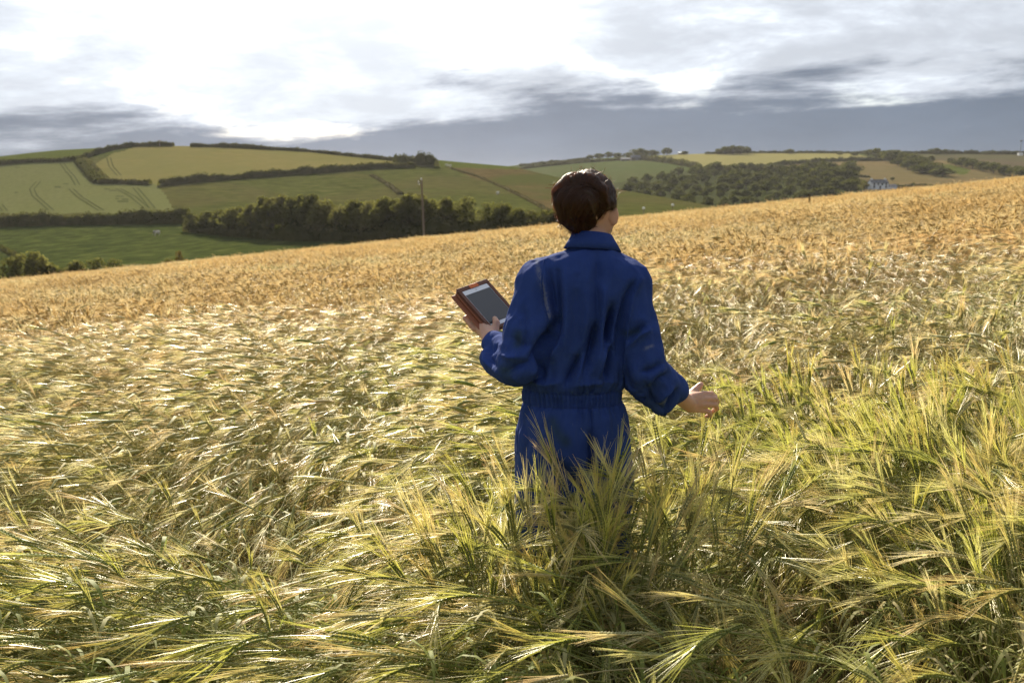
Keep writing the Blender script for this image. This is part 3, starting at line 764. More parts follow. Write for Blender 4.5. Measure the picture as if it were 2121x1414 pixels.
def skin_mat(name, col, sub):
    m = bpy.data.materials.new(name); m.use_nodes = True; t = NT(m.node_tree)
    nz = t.noise(t.n('ShaderNodeTexCoord').outputs['Object'], 30, 4)
    c = t.mix(nz, tuple(v * .88 for v in col), tuple(v * 1.1 for v in col))
    p = t.n('ShaderNodeBsdfPrincipled', {'Base Color': c, 'Roughness': .5, 'Specular IOR Level': .4, 'Subsurface Weight': .35, 'Subsurface Radius': (.012, .004, .002), 'Subsurface Scale': sub})
    bn = t.n('ShaderNodeBump', {'Strength': .15, 'Distance': .002, 'Height': t.noise(t.n('ShaderNodeTexCoord').outputs['Object'], 300, 3)})
    t.put(p.inputs['Normal'], bn); t.n('ShaderNodeOutputMaterial', {0: p}); return m
M['skin'] = skin_mat('skin', (.50, .29, .20), 1.0)
M['skin'].cycles.displacement_method = 'BUMP'

person = empty('person', (PX, PY, float(G(PX, PY))), 'woman seen from behind in blue boiler suit, dark hair pinned up, standing in barley', 'person')
def part(name, V, F, mat, parent=None, smooth=True):
    me = mesh_from(name, V - np.array(person.location), F, smooth)
    return obj(name, me, mat, parent or person)

# tablet frame, shared by the hand that holds it
TP = U(948, 602, 3.33); TE1 = np.array([.090, .100, .024]); TE2 = np.array([.115, -.072, -.12])
TX = TE1 / np.linalg.norm(TE1); TN = np.cross(TE2, TE1); TN /= np.linalg.norm(TN); TY = np.cross(TN, TX)
TW, TH = .140, .185
T3 = lambda x, y, z=0.0: TP + TX * x - TY * y + TN * z       # x right, y down from the top left corner, z out of the screen

# ---- body
def build_body():
    f = Field((-.24, 2.80, -.02), (.74, 3.42, 1.76), .004)
    f.loft([.80, .90, 1.02, 1.15, 1.28, 1.36, 1.42], [PX] * 7, [3.07] * 7, [.12, .12, .085, .10, .12, .11, .055], [.06, .06, .05, .05, .05, .05, .045])
    f.cone(U(1222, 545, 3.07), H(0, -.012, -.07), .060, .054, .03)                    # neck
    f.ell(H(0, -.008, .0), (.075, .094, .096), .02, HROT)                              # skull
    f.ell(H(0, .048, -.058), (.057, .052, .068), .03, HROT)                            # face
    f.ell(H(0, .068, -.112), (.027, .024, .018), .025, HROT)                           # chin
    f.cone(H(.056, .0, -.07), H(.022, .07, -.108), .018, .016, .025); f.cone(H(-.056, .0, -.07), H(-.022, .07, -.108), .018, .016, .025)   # jaw
    f.cone(H(0, .092, -.016), H(0, .112, -.05), .007, .012, .010)                      # nose
    f.ell(H(.012, .098, -.053), (.008, .010, .007), .006, HROT); f.ell(H(-.012, .098, -.053), (.008, .010, .007), .006, HROT)
    f.cone(H(-.032, .084, .008), H(.032, .084, .008), .010, .010, .012)                # brow
    f.cone(H(-.019, .089, -.078), H(.019, .089, -.078), .006, .006, .006); f.cone(H(-.016, .088, -.088), H(.016, .088, -.088), .0065, .0065, .006)   # lips
    for s in (-1, 1):
        f.ell(H(.042 * s, .075, -.035), (.020, .016, .018), .015, HROT)                # cheek
        a = R(42); er = np.stack([RT * s * math.cos(a) - FW * math.sin(a), FW * math.cos(a) + RT * s * math.sin(a), UPV], 1)
        f.ell(H(.080 * s, -.010, -.040), (.0055, .018, .030), .004, er)                 # ear
        f.ell(H(.074 * s, .002, -.062), (.006, .010, .010), .004, er)
    for (S, E, W) in ((JSL, JEL, JWL), (JSR, JER, JWR)):
        f.cone(S, E, .036, .027, .03); f.cone(E, W, .028, .026, .012)
    for (hp, kn, an) in ((HIPL, KNL, ANKL), (HIPR, KNR, ANKR)):
        f.cone(hp, kn, .068, .052, .03); f.cone(kn, an, .056, .036, .02); f.cone(an - [0, 0, .03], an + np.array([0, .13, -.055]), .036, .032, .02)
    # right hand: back of the hand to the camera, thumb uppermost, fingers curling away
    w = JWR
    kn = [U(1458, 816, 3.175), U(1461, 826, 3.165), U(1459, 837, 3.160), U(1454, 848, 3.165)]
    for k, q in enumerate(kn): f.cone(w + (q - w) * .12 + UPV * (.014 - .009 * k), q, .0145, .0112, .006)
    f.ell(U(1442, 832, 3.165), (.022, .0155, .024), .010)
    mid = [(1474, 816, 3.182), (1481, 826, 3.175), (1481, 838, 3.172), (1469, 853, 3.168)]
    dip = [(1481, 821, 3.205), (1485, 833, 3.200), (1485, 846, 3.196), (1471, 860, 3.182)]
    tip = [(1477, 829, 3.222), (1479, 842, 3.218), (1476, 852, 3.212), (1463, 862, 3.198)]
    for k in range(4):
        rr = (.0098, .010, .0095, .0085)[k]
        f.chain([kn[k], U(*mid[k]), U(*dip[k]), U(*tip[k])], [rr * 1.15, rr, rr * .9, rr * .75], .003, .002)
    f.chain([U(1428, 820, 3.175), U(1440, 808, 3.195), U(1448, 800, 3.205), U(1452, 796, 3.208)], [.0165, .0125, .0105, .009], .012, .004)
    # left hand: palm under the lower left corner of the case, thumb on top, fingers wrapped beneath
    corner = T3(-.010, TH * .97, 0)
    pal = corner - TN * .026 + TX * .012 + TY * .02
    f.cone(JWL, pal, .027, .026, .014)
    f.ell(pal - TX * .004, (.024, .028, .022), .012)
    for k in range(4):
        b0 = pal + TY * (.014 + .017 * k) - TX * .006; rr = (.010, .0102, .0098, .0088)[k]
        f.chain([b0, b0 - TX * .018 - TN * .010 + TY * .006, b0 - TX * .012 - TN * .020 + TY * .012 + TX * .02, b0 + TX * .035 - TN * .012 + TY * .014], [rr * 1.2, rr, rr * .9, rr * .75], .008, .004)
    th = [JWL + (pal - JWL) * .45 + TX * .012, corner + TX * .012 - TY * .014 + TN * .006, corner + TX * .030 + TY * .004 + TN * .018, corner + TX * .040 + TY * .022 + TN * .016]
    f.chain(th, [.017, .0145, .0115, .009], .012, .004)
    V, F = f.surface(); V = neigh_smooth(V, F, 1, .4)
    return V, F
BV, BF = build_body()
body = part('body', BV, BF, M['skin'])
for s in (-1, 1):                                                                       # eyes, lids are in the face
    mb = MB(); c = H(.032 * s, .083, -.016)
    th = np.linspace(0, math.pi, 9); ph = np.linspace(0, 2 * math.pi, 13)[:-1]
    v = np.stack([np.outer(np.sin(th), np.cos(ph)), np.outer(np.sin(th), np.sin(ph)), np.outer(np.cos(th), np.ones(12))], -1).reshape(-1, 3) * .0115 + c - np.array(person.location)
    i = np.arange(8)[:, None] * 12; j = np.arange(12)[None]
    mb.add(v, np.stack([i + j, i + 12 + j, i + 12 + (j + 1) % 12, i + (j + 1) % 12], -1).reshape(-1, 4))
    mb.build('eye', mat_plain('eye_white', (.7, .68, .65), .2, .5), person, True)
M['boot'] = mat_plain('boot', (.03, .022, .016), .6, .4, .2, 20)
for an in (ANKL, ANKR):
    f = Field(an - [.10, .14, .14], an + np.array([.10, .26, .16]), .006); g0 = float(G(an[0], an[1]))
    f.cone([an[0], an[1], g0 + .05], [an[0], an[1] - .01, g0 + .20], .052, .052); f.cone([an[0], an[1] - .02, g0 + .04], [an[0], an[1] + .15, g0 + .045], .048, .045, .02)
    f.cut(lambda p: g0 - p[..., 2], f.lo, f.lo + f.n * f.h)
    f.cut(lambda p: p[..., 2] - g0 - .2, f.lo, f.lo + f.n * f.h)
    V, F = f.surface(); part('boot', V, F, M['boot'])

# ---- boiler suit
def build_suit():
    f = Field((-.16, 2.76, .03), (.56, 3.34, 1.52), .0042)
    tab = [(514, 1176, 1276, 3.065, .074), (524, 1150, 1288, 3.065, .084), (536, 1122, 1306, 3.065, .094), (552, 1104, 1324, 3.065, .103), (575, 1090, 1340, 3.065, .112), (610, 1084, 1342, 3.07, .122), (660, 1090, 1334, 3.07, .128),
           (720, 1096, 1312, 3.07, .128), (765, 1090, 1298, 3.07, .126), (790, 1084, 1292, 3.07, .122), (806, 1085, 1284, 3.07, .112), (822, 1085, 1282, 3.07, .108), (836, 1083, 1286, 3.07, .112),
           (860, 1074, 1296, 3.07, .124), (890, 1065, 1303, 3.07, .132), (930, 1064, 1307, 3.07, .136), (970, 1067, 1309, 3.07, .134), (1010, 1070, 1310, 3.07, .126), (1045, 1074, 1308, 3.07, .11)]
    tab = tab[::-1]
    L = np.array([U(t[1], t[0], t[3]) for t in tab]); Rr = np.array([U(t[2], t[0], t[3]) for t in tab])
    f.loft((L[:, 2] + Rr[:, 2]) / 2, (L[:, 0] + Rr[:, 0]) / 2, [t[3] for t in tab], (Rr[:, 0] - L[:, 0]) / 2, [t[4] for t in tab], 2.25)
    # shoulder caps and sleeves
    f.ell(U(1298, 585, 3.06), (.066, .066, .062), .03); f.ell(U(1118, 582, 3.06), (.066, .068, .064), .03)
    f.cone(U(1306, 596, 3.055), U(1326, 690, 3.015), .058, .060, .022); f.cone(U(1326, 690, 3.015), JER, .060, .063, .012)
    f.cone(JER, JER + (JWR - JER) * .66, .064, .052, .015); f.cone(U(1335, 796, 3.02), U(1372, 832, 3.06), .050, .046, .03)
    f.cone(U(1110, 592, 3.05), U(1094, 690, 3.0), .061, .076, .022); f.cone(U(1094, 690, 3.0), JEL, .076, .062, .012)
    f.cone(U(1084, 740, 2.98), U(1052, 760, 2.985), .055, .042, .03)
    f.cone(JEL + np.array([0, .03, -.002]), JEL + (JWL - JEL) * .78, .052, .040, .006); f.cone(U(1046, 762, 3.02), U(1014, 744, 3.12), .042, .036, .02)
    for (hp, kn, an) in ((HIPL, KNL, ANKL), (HIPR, KNR, ANKR)):
        f.cone(hp, kn, .098, .085, .014); f.cone(kn, an + np.array([0, 0, .04]), .085, .078, .02)
    # flat ends at the cuffs
    for E, W, t in ((JER, JWR, .55), (JEL, JWL, .80)):
        ax = (W - E) / np.linalg.norm(W - E); e = E + (W - E) * t
        f.cut(lambda p: np.where(np.linalg.norm(p - e, axis=-1) < .085, (p - e) @ ax, -1.0), e - .085, e + .085, 0.0)
    V, F = f.surface(); V = neigh_smooth(V, F, 3, .5)
    N = vnormals(V, F); px, py = proj(V)
    view = V - np.array([0, 0, CAMZ]); view /= np.linalg.norm(view, axis=1)[:, None]
    face = np.clip(-(N * view).sum(1) * 2.5 + .25, 0, 1)
    disp = np.zeros(len(V))
    # folds seen on the back and sleeves: polyline, depth (minus = groove), width in px
    folds = [
        ([(1127, 545), (1130, 590), (1139, 640), (1148, 690)], .007, 7), ([(1136, 560), (1143, 620), (1152, 672)], -.010, 8),
        ([(1149, 665), (1141, 700), (1126, 730), (1120, 778)], -.020, 10), ([(1162, 680), (1154, 712), (1142, 744)], .010, 9),
        ([(1155, 562), (1158, 620), (1157, 690), (1150, 720)], -.013, 9), ([(1172, 560), (1175, 640), (1170, 730)], .007, 12),
        ([(1240, 525), (1236, 585), (1240, 660), (1230, 715)], -.007, 10), ([(1222, 540), (1218, 620), (1216, 700)], .005, 16),
        ([(1270, 636), (1264, 676), (1256, 716)], -.022, 11), ([(1252, 600), (1250, 660), (1243, 720), (1226, 770)], .010, 10),
        ([(1234, 676), (1226, 716), (1212, 764)], -.018, 11), ([(1201, 735), (1190, 760), (1174, 792)], -.014, 9), ([(1215, 730), (1202, 765), (1192, 796)], .008, 8),
        ([(1258, 715), (1246, 745), (1238, 780)], .010, 9), ([(1272, 720), (1262, 755), (1254, 790)], -.014, 10),
        ([(1327, 580), (1309, 614), (1300, 668), (1296, 728), (1289, 775)], .008, 7), ([(1316, 585), (1298, 625), (1288, 680), (1284, 735)], -.014, 9),
        ([(1338, 672), (1322, 680), (1302, 700)], -.008, 7), ([(1345, 684), (1325, 694), (1306, 716)], .007, 7),
        ([(1372, 752), (1352, 764), (1330, 770)], -.009, 8), ([(1384, 776), (1366, 790), (1352, 812)], -.009, 8), ([(1392, 800), (1372, 812), (1358, 838)], .008, 8), ([(1402, 806), (1390, 826), (1380, 852)], -.009, 7), ([(1338, 800), (1352, 832), (1378, 856)], -.008, 9),
        ([(1060, 700), (1076, 712), (1100, 716)], -.006, 9), ([(1100, 748), (1118, 720), (1134, 694)], -.010, 9), ([(1050, 770), (1074, 756), (1098, 752)], -.008, 9), ([(1040, 735), (1058, 742), (1080, 738)], .006, 9), ([(1085, 640), (1092, 680), (1088, 720)], -.006, 12),
        ([(1016, 716), (1012, 736), (1024, 764)], -.006, 6), ([(1000, 730), (1008, 748), (1030, 776)], .006, 6), ([(1030, 714), (1018, 730)], -.008, 5),
        ([(1186, 850), (1190, 920), (1196, 990)], .004, 18), ([(1224, 900), (1228, 950), (1224, 1010)], -.016, 12), ([(1252, 860), (1256, 910), (1250, 960)], .004, 14), ([(1110, 880), (1118, 930), (1112, 1000)], .004, 16), ([(1160, 960), (1190, 1000), (1215, 1030)], -.010, 12), ([(1260, 955), (1246, 990), (1236, 1024)], -.009, 11), ([(1080, 866), (1090, 906), (1084, 960)], -.004, 10),
        ([(1106, 790), (1130, 796), (1160, 792)], .007, 10), ([(1186, 798), (1230, 792), (1272, 790)], .006, 10), ([(1100, 778), (1112, 764), (1122, 740)], .006, 8),
    ]
    for pl, dep, wd in folds:
        dd, tt = polydist(px, py, pl)
        disp += dep * 2.8 * np.exp(-(dd / (wd * .85)) ** 1.35) * np.clip(np.sin(np.pi * np.clip(tt * .92 + .04, 0, 1)), 0, 1) ** .5 * face
    # elastic waist: fine gathers
    zt, zb = U(1185, 812, 3.0)[2], U(1185, 840, 3.0)[2]
    zm = V[:, 2]; band = np.exp(-((zm - (zt + zb) / 2) / (.5 * (zt - zb) * 1.25)) ** 4); spread = np.exp(-((zm - (zt + zb) / 2) / .075) ** 2)
    ang = np.arctan2(V[:, 0] - PX, V[:, 1] - 3.07); torso = np.abs(V[:, 0] - PX) < .2
    gath = np.sin(ang * 62 + 4 * vnoise(np.stack([ang * 9, zm * 4, 0 * ang], -1), 3)) * .0050 * band + (vnoise(np.stack([ang * 17, zm * 3 + 5, 0 * ang], -1), 4) - .5) * .020 * spread * (1 - band)
    edge = np.exp(-((zm - zt) / .005) ** 2) + np.exp(-((zm - zb) / .005) ** 2)
    disp += (gath - .0035 * edge) * torso
    # soft crumple of worn cotton, longer down than across
    q = np.stack([V[:, 0] * 16, V[:, 1] * 16, V[:, 2] * 7], -1)
    disp += (fbm(q, 71, 3) - .5) * .016 + (np.abs(fbm(q * 1.3, 75, 2) * 2 - 1) - .2) * -.012
    V = V + N * disp[:, None]
    V = neigh_smooth(V, F, 1, .15)
    return V, F, px, py, face
SV, SF, spx, spy, sface = build_suit()
def suit_mat():
    m = bpy.data.materials.new('blue_cotton'); m.use_nodes = True; t = NT(m.node_tree)
    tc = t.n('ShaderNodeTexCoord').outputs['Object']
    nz = t.noise(tc, 14, 6, .65); fine = t.noise(tc, 420, 2)
    c = t.mix(nz, (.019, .038, .142), (.033, .062, .215))
    dust = t.n('ShaderNodeAttribute', attribute_name='dust').outputs['Fac']; stain = t.n('ShaderNodeAttribute', attribute_name='stain').outputs['Fac']
    speck = t.smooth(t.noise(tc, 90, 5, .75), .36, .56)
    c = t.mix(t.m('MULTIPLY', t.m('MULTIPLY', dust, .38), speck), c, (.26, .27, .28))
    c = t.mix(t.m('MULTIPLY', stain, .5), c, (.030, .050, .028))
    lint = t.smooth(t.noise(tc, 260, 1), .80, .83)
    c = t.mix(t.m('MULTIPLY', lint, .5), c, (.3, .3, .3))
    p = t.n('ShaderNodeBsdfPrincipled', {'Base Color': c, 'Roughness': .9, 'Specular IOR Level': .04, 'Sheen Weight': .02, 'Sheen Roughness': .4, 'Sheen Tint': (.7, .8, 1)})
    b1 = t.n('ShaderNodeBump', {'Strength': .55, 'Distance': .006, 'Height': t.noise(t.n('ShaderNodeMapping', {0: tc, 3: (1, 1, .55)}), 30, 6, .68, 1.4)})
    b2 = t.n('ShaderNodeBump', {'Strength': .25, 'Distance': .0006, 'Height': fine}); t.put(b2.inputs['Normal'], b1)
    t.put(p.inputs['Normal'], b2); t.n('ShaderNodeOutputMaterial', {0: p}); return m
M['suit'] = suit_mat()
suit = part('boiler_suit', SV, SF, M['suit'])
def blot(nm, pls):
    v = np.zeros(len(SV))
    for pl, wd in pls:
        dd, tt = polydist(spx, spy, pl); v = np.maximum(v, np.exp(-(dd / wd) ** 2) * (sface > .3))
    a = suit.data.attributes.new(nm, 'FLOAT', 'POINT'); a.data.foreach_set('value', v.astype(np.float32))
blot('dust', [([(1112, 540), (1116, 560), (1122, 585), (1128, 604), (1131, 626), (1138, 655)], 5), ([(1335, 722), (1352, 716)], 3), ([(1366, 838), (1376, 828)], 4)])
blot('stain', [([(1072, 690), (1070, 712)], 9), ([(1040, 765), (1052, 772)], 12), ([(1145, 872), (1154, 895), (1172, 915)], 12), ([(1300, 690), (1320, 684)], 8)])

PO = np.array(person.location)
ff = np.where(sface > .45)[0]
def on_suit(px, py):
    d = (spx[ff] - px) ** 2 + (spy[ff] - py) ** 2; k = ff[np.argsort(d)[:5]]; k = k[SV[k, 1] < SV[k, 1].min() + .03]; return SV[k].mean(0)
def stitched(name, pl, w=.0028, lift=.0012, parent=suit):
    pl = np.array(pl, float); tt = np.linspace(0, len(pl) - 1, 7 * len(pl)); P = np.array([on_suit(np.interp(t, range(len(pl)), pl[:, 0]), np.interp(t, range(len(pl)), pl[:, 1])) for t in tt])
    for _ in range(3): P[1:-1] = (P[:-2] + P[2:] + 2 * P[1:-1]) / 4
    P = P - np.array([0, lift, 0]); mb = MB(); mb.tube(P - PO, w, 5, 0, None, True); return mb.build(name, M['suit'], parent, True)
stitched('seam', [(1128, 541), (1122, 580), (1124, 620), (1134, 660), (1145, 690)], .0022)
stitched('seam', [(1326, 577), (1312, 604), (1303, 650), (1299, 700)], .0022)
stitched('seam', [(1226, 846), (1228, 890), (1228, 940), (1226, 990)], .0018)
stitched('pocket', [(1300, 872), (1300, 896), (1290, 906), (1262, 910), (1258, 908)], .0020)
stitched('pocket', [(1082, 846), (1070, 874), (1069, 900), (1068, 940)], .0026)
stitched('waistband', [(1092, 812), (1140, 815), (1190, 816), (1240, 815), (1280, 811)], .0016)
stitched('waistband', [(1090, 838), (1140, 842), (1190, 843), (1240, 842), (1282, 837)], .0016)

# collar: a stand with a turned-down fall, open at the throat
def ring_part(name, rows, th, a0, a1, n=40, wob=0.0):
    """rows: (centre, rx, ry, tilt) ; angle 0 = back of the neck, positive to the right"""
    a = np.linspace(a0, a1, n); V = []
    for sgn in (0, 1):
        for (c, rx, ry, tl, dz) in rows:
            rr = 1 - sgn * th / min(rx, ry); w = 1 + wob * np.sin(a * 5 + 1)
            V.append(np.stack([c[0] + np.sin(a) * rx * rr * w, c[1] - np.cos(a) * ry * rr * w, c[2] + tl * np.cos(a) + dz * np.sin(a) + 0 * a], -1))
    m = len(rows); V = np.array(V); V = np.concatenate([V[:m], V[m:][::-1]]); k = 2 * m
    F = []
    for i in range(k):
        i2 = (i + 1) % k
        for j in range(n - 1): F.append((i * n + j, i * n + j + 1, i2 * n + j + 1, i2 * n + j))
    Vf = V.reshape(-1, 3); F = np.array(F)
    caps = [[i * n for i in range(k)], [i * n + n - 1 for i in range(k)][::-1]]
    cf = []
    for cp in caps:
        for q in range(m - 1): cf.append((cp[q], cp[q + 1], cp[k - 2 - q], cp[k - 1 - q]))
    return part(name, Vf, np.concatenate([F, np.array(cf)]), M['suit'], suit)
cb, ct = U(1225, 519, 3.07), U(1226, 488, 3.082)
ring_part('collar', [(cb + [0, 0, -.006], .080, .070, .004, 0), (cb * .55 + ct * .45, .068, .064, .006, 0), (ct, .0575, .060, .012, -.004)], .003, -2.7, 2.7)
ring_part('collar_fall', [(cb + [.002, -.002, .002], .089, .079, .010, -.006), (cb * .5 + ct * .5 + [.001, 0, .002], .0755, .071, .010, -.004), (ct + [0, 0, .004], .0610, .0640, .012, -.004)], .003, -2.2, 2.25, 44, .012)
# turned-back cuffs
def cuff(E, W, t0, r0, r1, ln, seed):
    ax = (W - E) / np.linalg.norm(W - E); s = np.cross(ax, [0, 0, 1]); s /= np.linalg.norm(s); u = np.cross(s, ax); o = E + (W - E) * t0
    rows = [(-.012, r0 * .99), (.004, r0 * 1.07), (ln * .5, (r0 + r1) / 2 * 1.08), (ln, r1 * 1.06), (ln + .004, r1 * 1.0), (ln, r1 * .93), (ln * .3, r1 * .90), (-.008, r1 * .86)]
    a = np.linspace(0, 2 * math.pi, 41)[:-1]; V = []
    for d, r_ in rows:
        w = 1 + .05 * np.sin(2 * a + seed) + .03 * np.sin(5 * a + 2 * seed); dd = d + .006 * np.sin(a + seed) * (d > 0)
        V.append(o + ax * dd[:, None] + (s * np.cos(a)[:, None] + u * np.sin(a)[:, None]) * (r_ * w)[:, None])
    n = 40; k = len(rows); i = np.arange(k - 1)[:, None] * n; j = np.arange(n)[None]
    part('cuff', np.array(V).reshape(-1, 3), np.stack([i + j, i + (j + 1) % n, i + n + (j + 1) % n, i + n + j], -1).reshape(-1, 4), M['suit'], suit)
cuff(JER, JWR, .50, .051, .048, .034, 1.0)
cuff(JEL, JWL, .76, .040, .041, .032, 2.2)

# ---- hair
def hair_mat(name, base, glow):
    m = bpy.data.materials.new(name); m.use_nodes = True; t = NT(m.node_tree)
    tc = t.n('ShaderNodeTexCoord').outputs['Object']
    st = t.noise(t.n('ShaderNodeMapping', {0: tc, 3: (1, 1, .12)}), 240, 3, .6)
    c = t.mix(st, tuple(v * .6 for v in base), tuple(v * 1.6 for v in base))
    p = t.n('ShaderNodeBsdfPrincipled', {'Base Color': c, 'Roughness': .45, 'Specular IOR Level': .3})
    bn = t.n('ShaderNodeBump', {'Strength': .5, 'Distance': .002, 'Height': st}); t.put(p.inputs['Normal'], bn)
    tr = t.n('ShaderNodeBsdfTranslucent', {0: glow})
    t.n('ShaderNodeOutputMaterial', {0: t.n('ShaderNodeMixShader', {0: .28, 1: p, 2: tr})}); return m
M['hair'] = hair_mat('hair', (.046, .026, .016), (.26, .08, .03))
M['strand'] = hair_mat('hair_strand', (.045, .022, .012), (.40, .11, .035))
hf = Field(HC - [.16, .20, .16], HC + np.array([.13, .15, .13]), .004)
hf.ell(H(0, -.008, .0), (.0800, .100, .1015), 0, HROT)
def hairline(p):
    q = (p - HC) @ HROT; x = q[..., 0]; f = q[..., 1]
    s = np.clip((x - .012) / .050, 0, 1); s = s * s * (3 - 2 * s); s2 = np.clip((-x - .03) / .045, 0, 1)
    line = -.094 + .074 * s + .045 * s2 + 1.1 * np.maximum(f - .004, 0) + .004 * np.sin(x * 190)
    return (line - q[..., 2]) * .7
hf.cut(hairline, hf.lo, hf.lo + hf.n * hf.h)
# the twist pinned up at the back: an arching roll over a fuller one, narrowing to the nape
hf.ell(U(1194, 416, 3.030), (.068, .060, .062), .005)
hf.chain([U(1160, 420, 3.045), U(1165, 398, 3.030), U(1188, 381, 3.025), U(1218, 379, 3.025), U(1238, 394, 3.025), U(1246, 420, 3.035), U(1238, 446, 3.045)], [.016, .028, .034, .031, .026, .019, .010], .003, .004)
hf.cone(U(1182, 442, 3.035), U(1206, 474, 3.062), .040, .024, .008); hf.ell(U(1168, 426, 3.05), (.024, .028, .030), .006)
HV, HF = hf.surface(); HV = neigh_smooth(HV, HF, 2, .5); HN = vnormals(HV, HF)
q = HV - HC
swirl = np.arctan2(HV[:, 2] - U(1199, 425, 3.04)[2], HV[:, 0] - U(1199, 425, 3.04)[0])
rad = np.hypot(HV[:, 2] - U(1199, 425, 3.04)[2], HV[:, 0] - U(1199, 425, 3.04)[0])
lock = np.sin(q[:, 0] * 330 + 110 * q[:, 2] + 9 * vnoise(q * 18, 3)) * .0014 + np.sin(rad * 260 + swirl * 3 + 7 * vnoise(q * 14, 5)) * .0016 + (fbm(q * np.array([34, 34, 16]), 8, 4) - .5) * .022
HV = HV + HN * lock[:, None]
hair = part('hair', HV, HF, M['hair'])
mb = MB(); hr = np.random.default_rng(3); rim = MB()
ids = hr.integers(len(HV), size=3600)
ctr = U(1203, 428, 3.03)
for i0 in ids:
    p = HV[i0].copy(); out = hr.uniform(.0, .003) if hr.uniform() < .80 else hr.uniform(.003, .013)
    w = hr.uniform(.0007, .0015); P = [p + hf.grad(p) * out * .2]; n = int(hr.integers(5, 11)); dr = hr.choice([-1, 1]); lift = 0
    for k in range(n):
        g = hf.grad(p)
        v = p - ctr; tang = np.array([-v[2] - .03, 0, v[0] - .05]); tang /= np.linalg.norm(tang) + 1e-6
        lumpy = math.exp(-(np.linalg.norm(v) / .09) ** 4)
        d = tang * lumpy * dr + np.array([-.35, -.1, -.55]) * (1 - lumpy) + hr.normal(size=3) * .10
        d -= g * (d @ g); d /= np.linalg.norm(d) + 1e-6
        p = p + d * .009; p = p - hf.grad(p) * float(hf.sample(p)); lift += out / n
        P.append(p + hf.grad(p) * (lift + .0012))
    P = np.array(P); sd = np.cross(np.gradient(P, axis=0), hf.grad(P)); sd /= np.linalg.norm(sd, axis=1)[:, None] + 1e-9
    mb.ribbon(P - PO, w * np.concatenate([[.5], np.ones(len(P) - 2), [.3]]), sd)
mb.build('strand', M['strand'], hair, True)['kind'] = 'stuff'
mb = MB()
for k in range(26):                                   # curls that have slipped the pins on the left
    a = U(hr.uniform(1160, 1176), hr.uniform(424, 440), hr.uniform(3.05, 3.09)); b = U(hr.uniform(1162, 1182), hr.uniform(456, 480), hr.uniform(3.05, 3.09))
    tt = np.linspace(0, 1, 26)[:, None]; ph = hr.uniform(0, 6); tu = hr.uniform(2, 4.5); rr = hr.uniform(.003, .0075)
    P = a * (1 - tt) + b * tt + np.concatenate([np.cos(tt * tu * 6.28 + ph) * rr * tt ** .3, np.sin(tt * tu * 6.28 + ph) * rr, .004 * np.sin(tt * 9 + ph)], 1) + np.array([-.012, 0, 0]) * np.sin(tt * math.pi)
    mb.tube(P - PO, np.linspace(.0016, .0007, 26), 3)
for k in range(110):                                  # short ends loose along the nape
    a = U(hr.uniform(1182, 1240), hr.uniform(462, 474), 3.075); a = a - hf.grad(a) * float(hf.sample(a)); L = hr.uniform(.012, .030); tt = np.linspace(0, 1, 6)[:, None]
    mb.tube(a + np.array([hr.normal() * .35, -.1, -1.0]) * tt * L + np.array([hr.normal() * .006, 0, 0]) * tt ** 2 - PO, np.linspace(.0011, .0005, 6), 3)
for k in range(170):                                   # flyaways over the crown
    i0 = hr.integers(len(HV)); p = HV[i0]; g = HN[i0]
    if g[2] < -.2: continue
    d = g * hr.uniform(.3, 1) + hr.normal(size=3) * .8; d /= np.linalg.norm(d); L = hr.uniform(.012, .03); tt = np.linspace(0, 1, 7)[:, None]
    mb.tube(p + d * tt * L + np.cross(d, g) * L * .5 * tt ** 2 - PO, .0006, 3)
mb.build('loose_curls', M['strand'], hair, True)['kind'] = 'stuff'

# ------------------------------------------------------------------ the tablet in its leather case
M['leather'] = mat_plain('leather', (.26, .085, .035), .5, .45, .25, 60, .35, 260)
M['leather_dark'] = mat_plain('leather_dark', (.12, .042, .022), .6, .4, .2, 60, .3, 260)
M['tabscreen'] = mat_plain('tablet_glass', (.045, .047, .052), .12, .5, .06, 4)
M['tabwhite'] = mat_plain('tablet_white', (.72, .74, .76), .3, .5, .03, 4)
M['orange'] = mat_plain('orange_tab', (.55, .13, .03), .6, .4, .1, 60)
M['black'] = mat_plain('black_dot', (.01, .01, .01), .4, .4, 0, 5)
tab = empty('tablet', TP, 'tablet with grey screen in an open brown leather case, held in the left hand', 'tablet')
tab.rotation_euler = Matrix(np.stack([TX, TY, TN], 1)).to_euler()
def tbox(name, x0, y0, x1, y1, z0, z1, mat, bev=.0015, parent=None):
    """bevelled slab in the tablet's own frame: x right, y down from its top left corner"""
    b = min(bev, (z1 - z0) * .45); V = []
    for ins, z in ((b, z0), (0, z0 + b), (0, z1 - b), (b, z1)):
        c = b * 2.2
        V += [(x0 + ins + c, -(y0 + ins), z), (x1 - ins - c, -(y0 + ins), z), (x1 - ins, -(y0 + ins + c), z), (x1 - ins, -(y1 - ins - c), z), (x1 - ins - c, -(y1 - ins), z), (x0 + ins + c, -(y1 - ins), z), (x0 + ins, -(y1 - ins - c), z), (x0 + ins, -(y0 + ins + c), z)]
    mb = MB(); n = 8; i = np.arange(3)[:, None] * n; j = np.arange(n)[None]
    mb.add(V, np.stack([i + j, i + n + j, i + n + (j + 1) % n, i + (j + 1) % n], -1).reshape(-1, 4))
    top = [24 + k for k in range(8)]; bot = [k for k in range(8)][::-1]
    for c in (top, bot): mb.add(np.array(V)[c], [[0, 7, 6, 1], [1, 6, 5, 2], [2, 5, 4, 3]])
    return mb.build(name, mat, parent or tab)
tbox('cover', -.030, .004, TW - .012, TH + .004, -.0170, -.0115, M['leather'], .002)          # flap folded right round the back
tbox('spine', -.012, .003, -.002, TH - .001, -.0114, -.004, M['leather'], .002)
case = tbox('case', -.006, -.005, TW + .006, TH + .004, -.0095, .0, M['leather_dark'], .003)
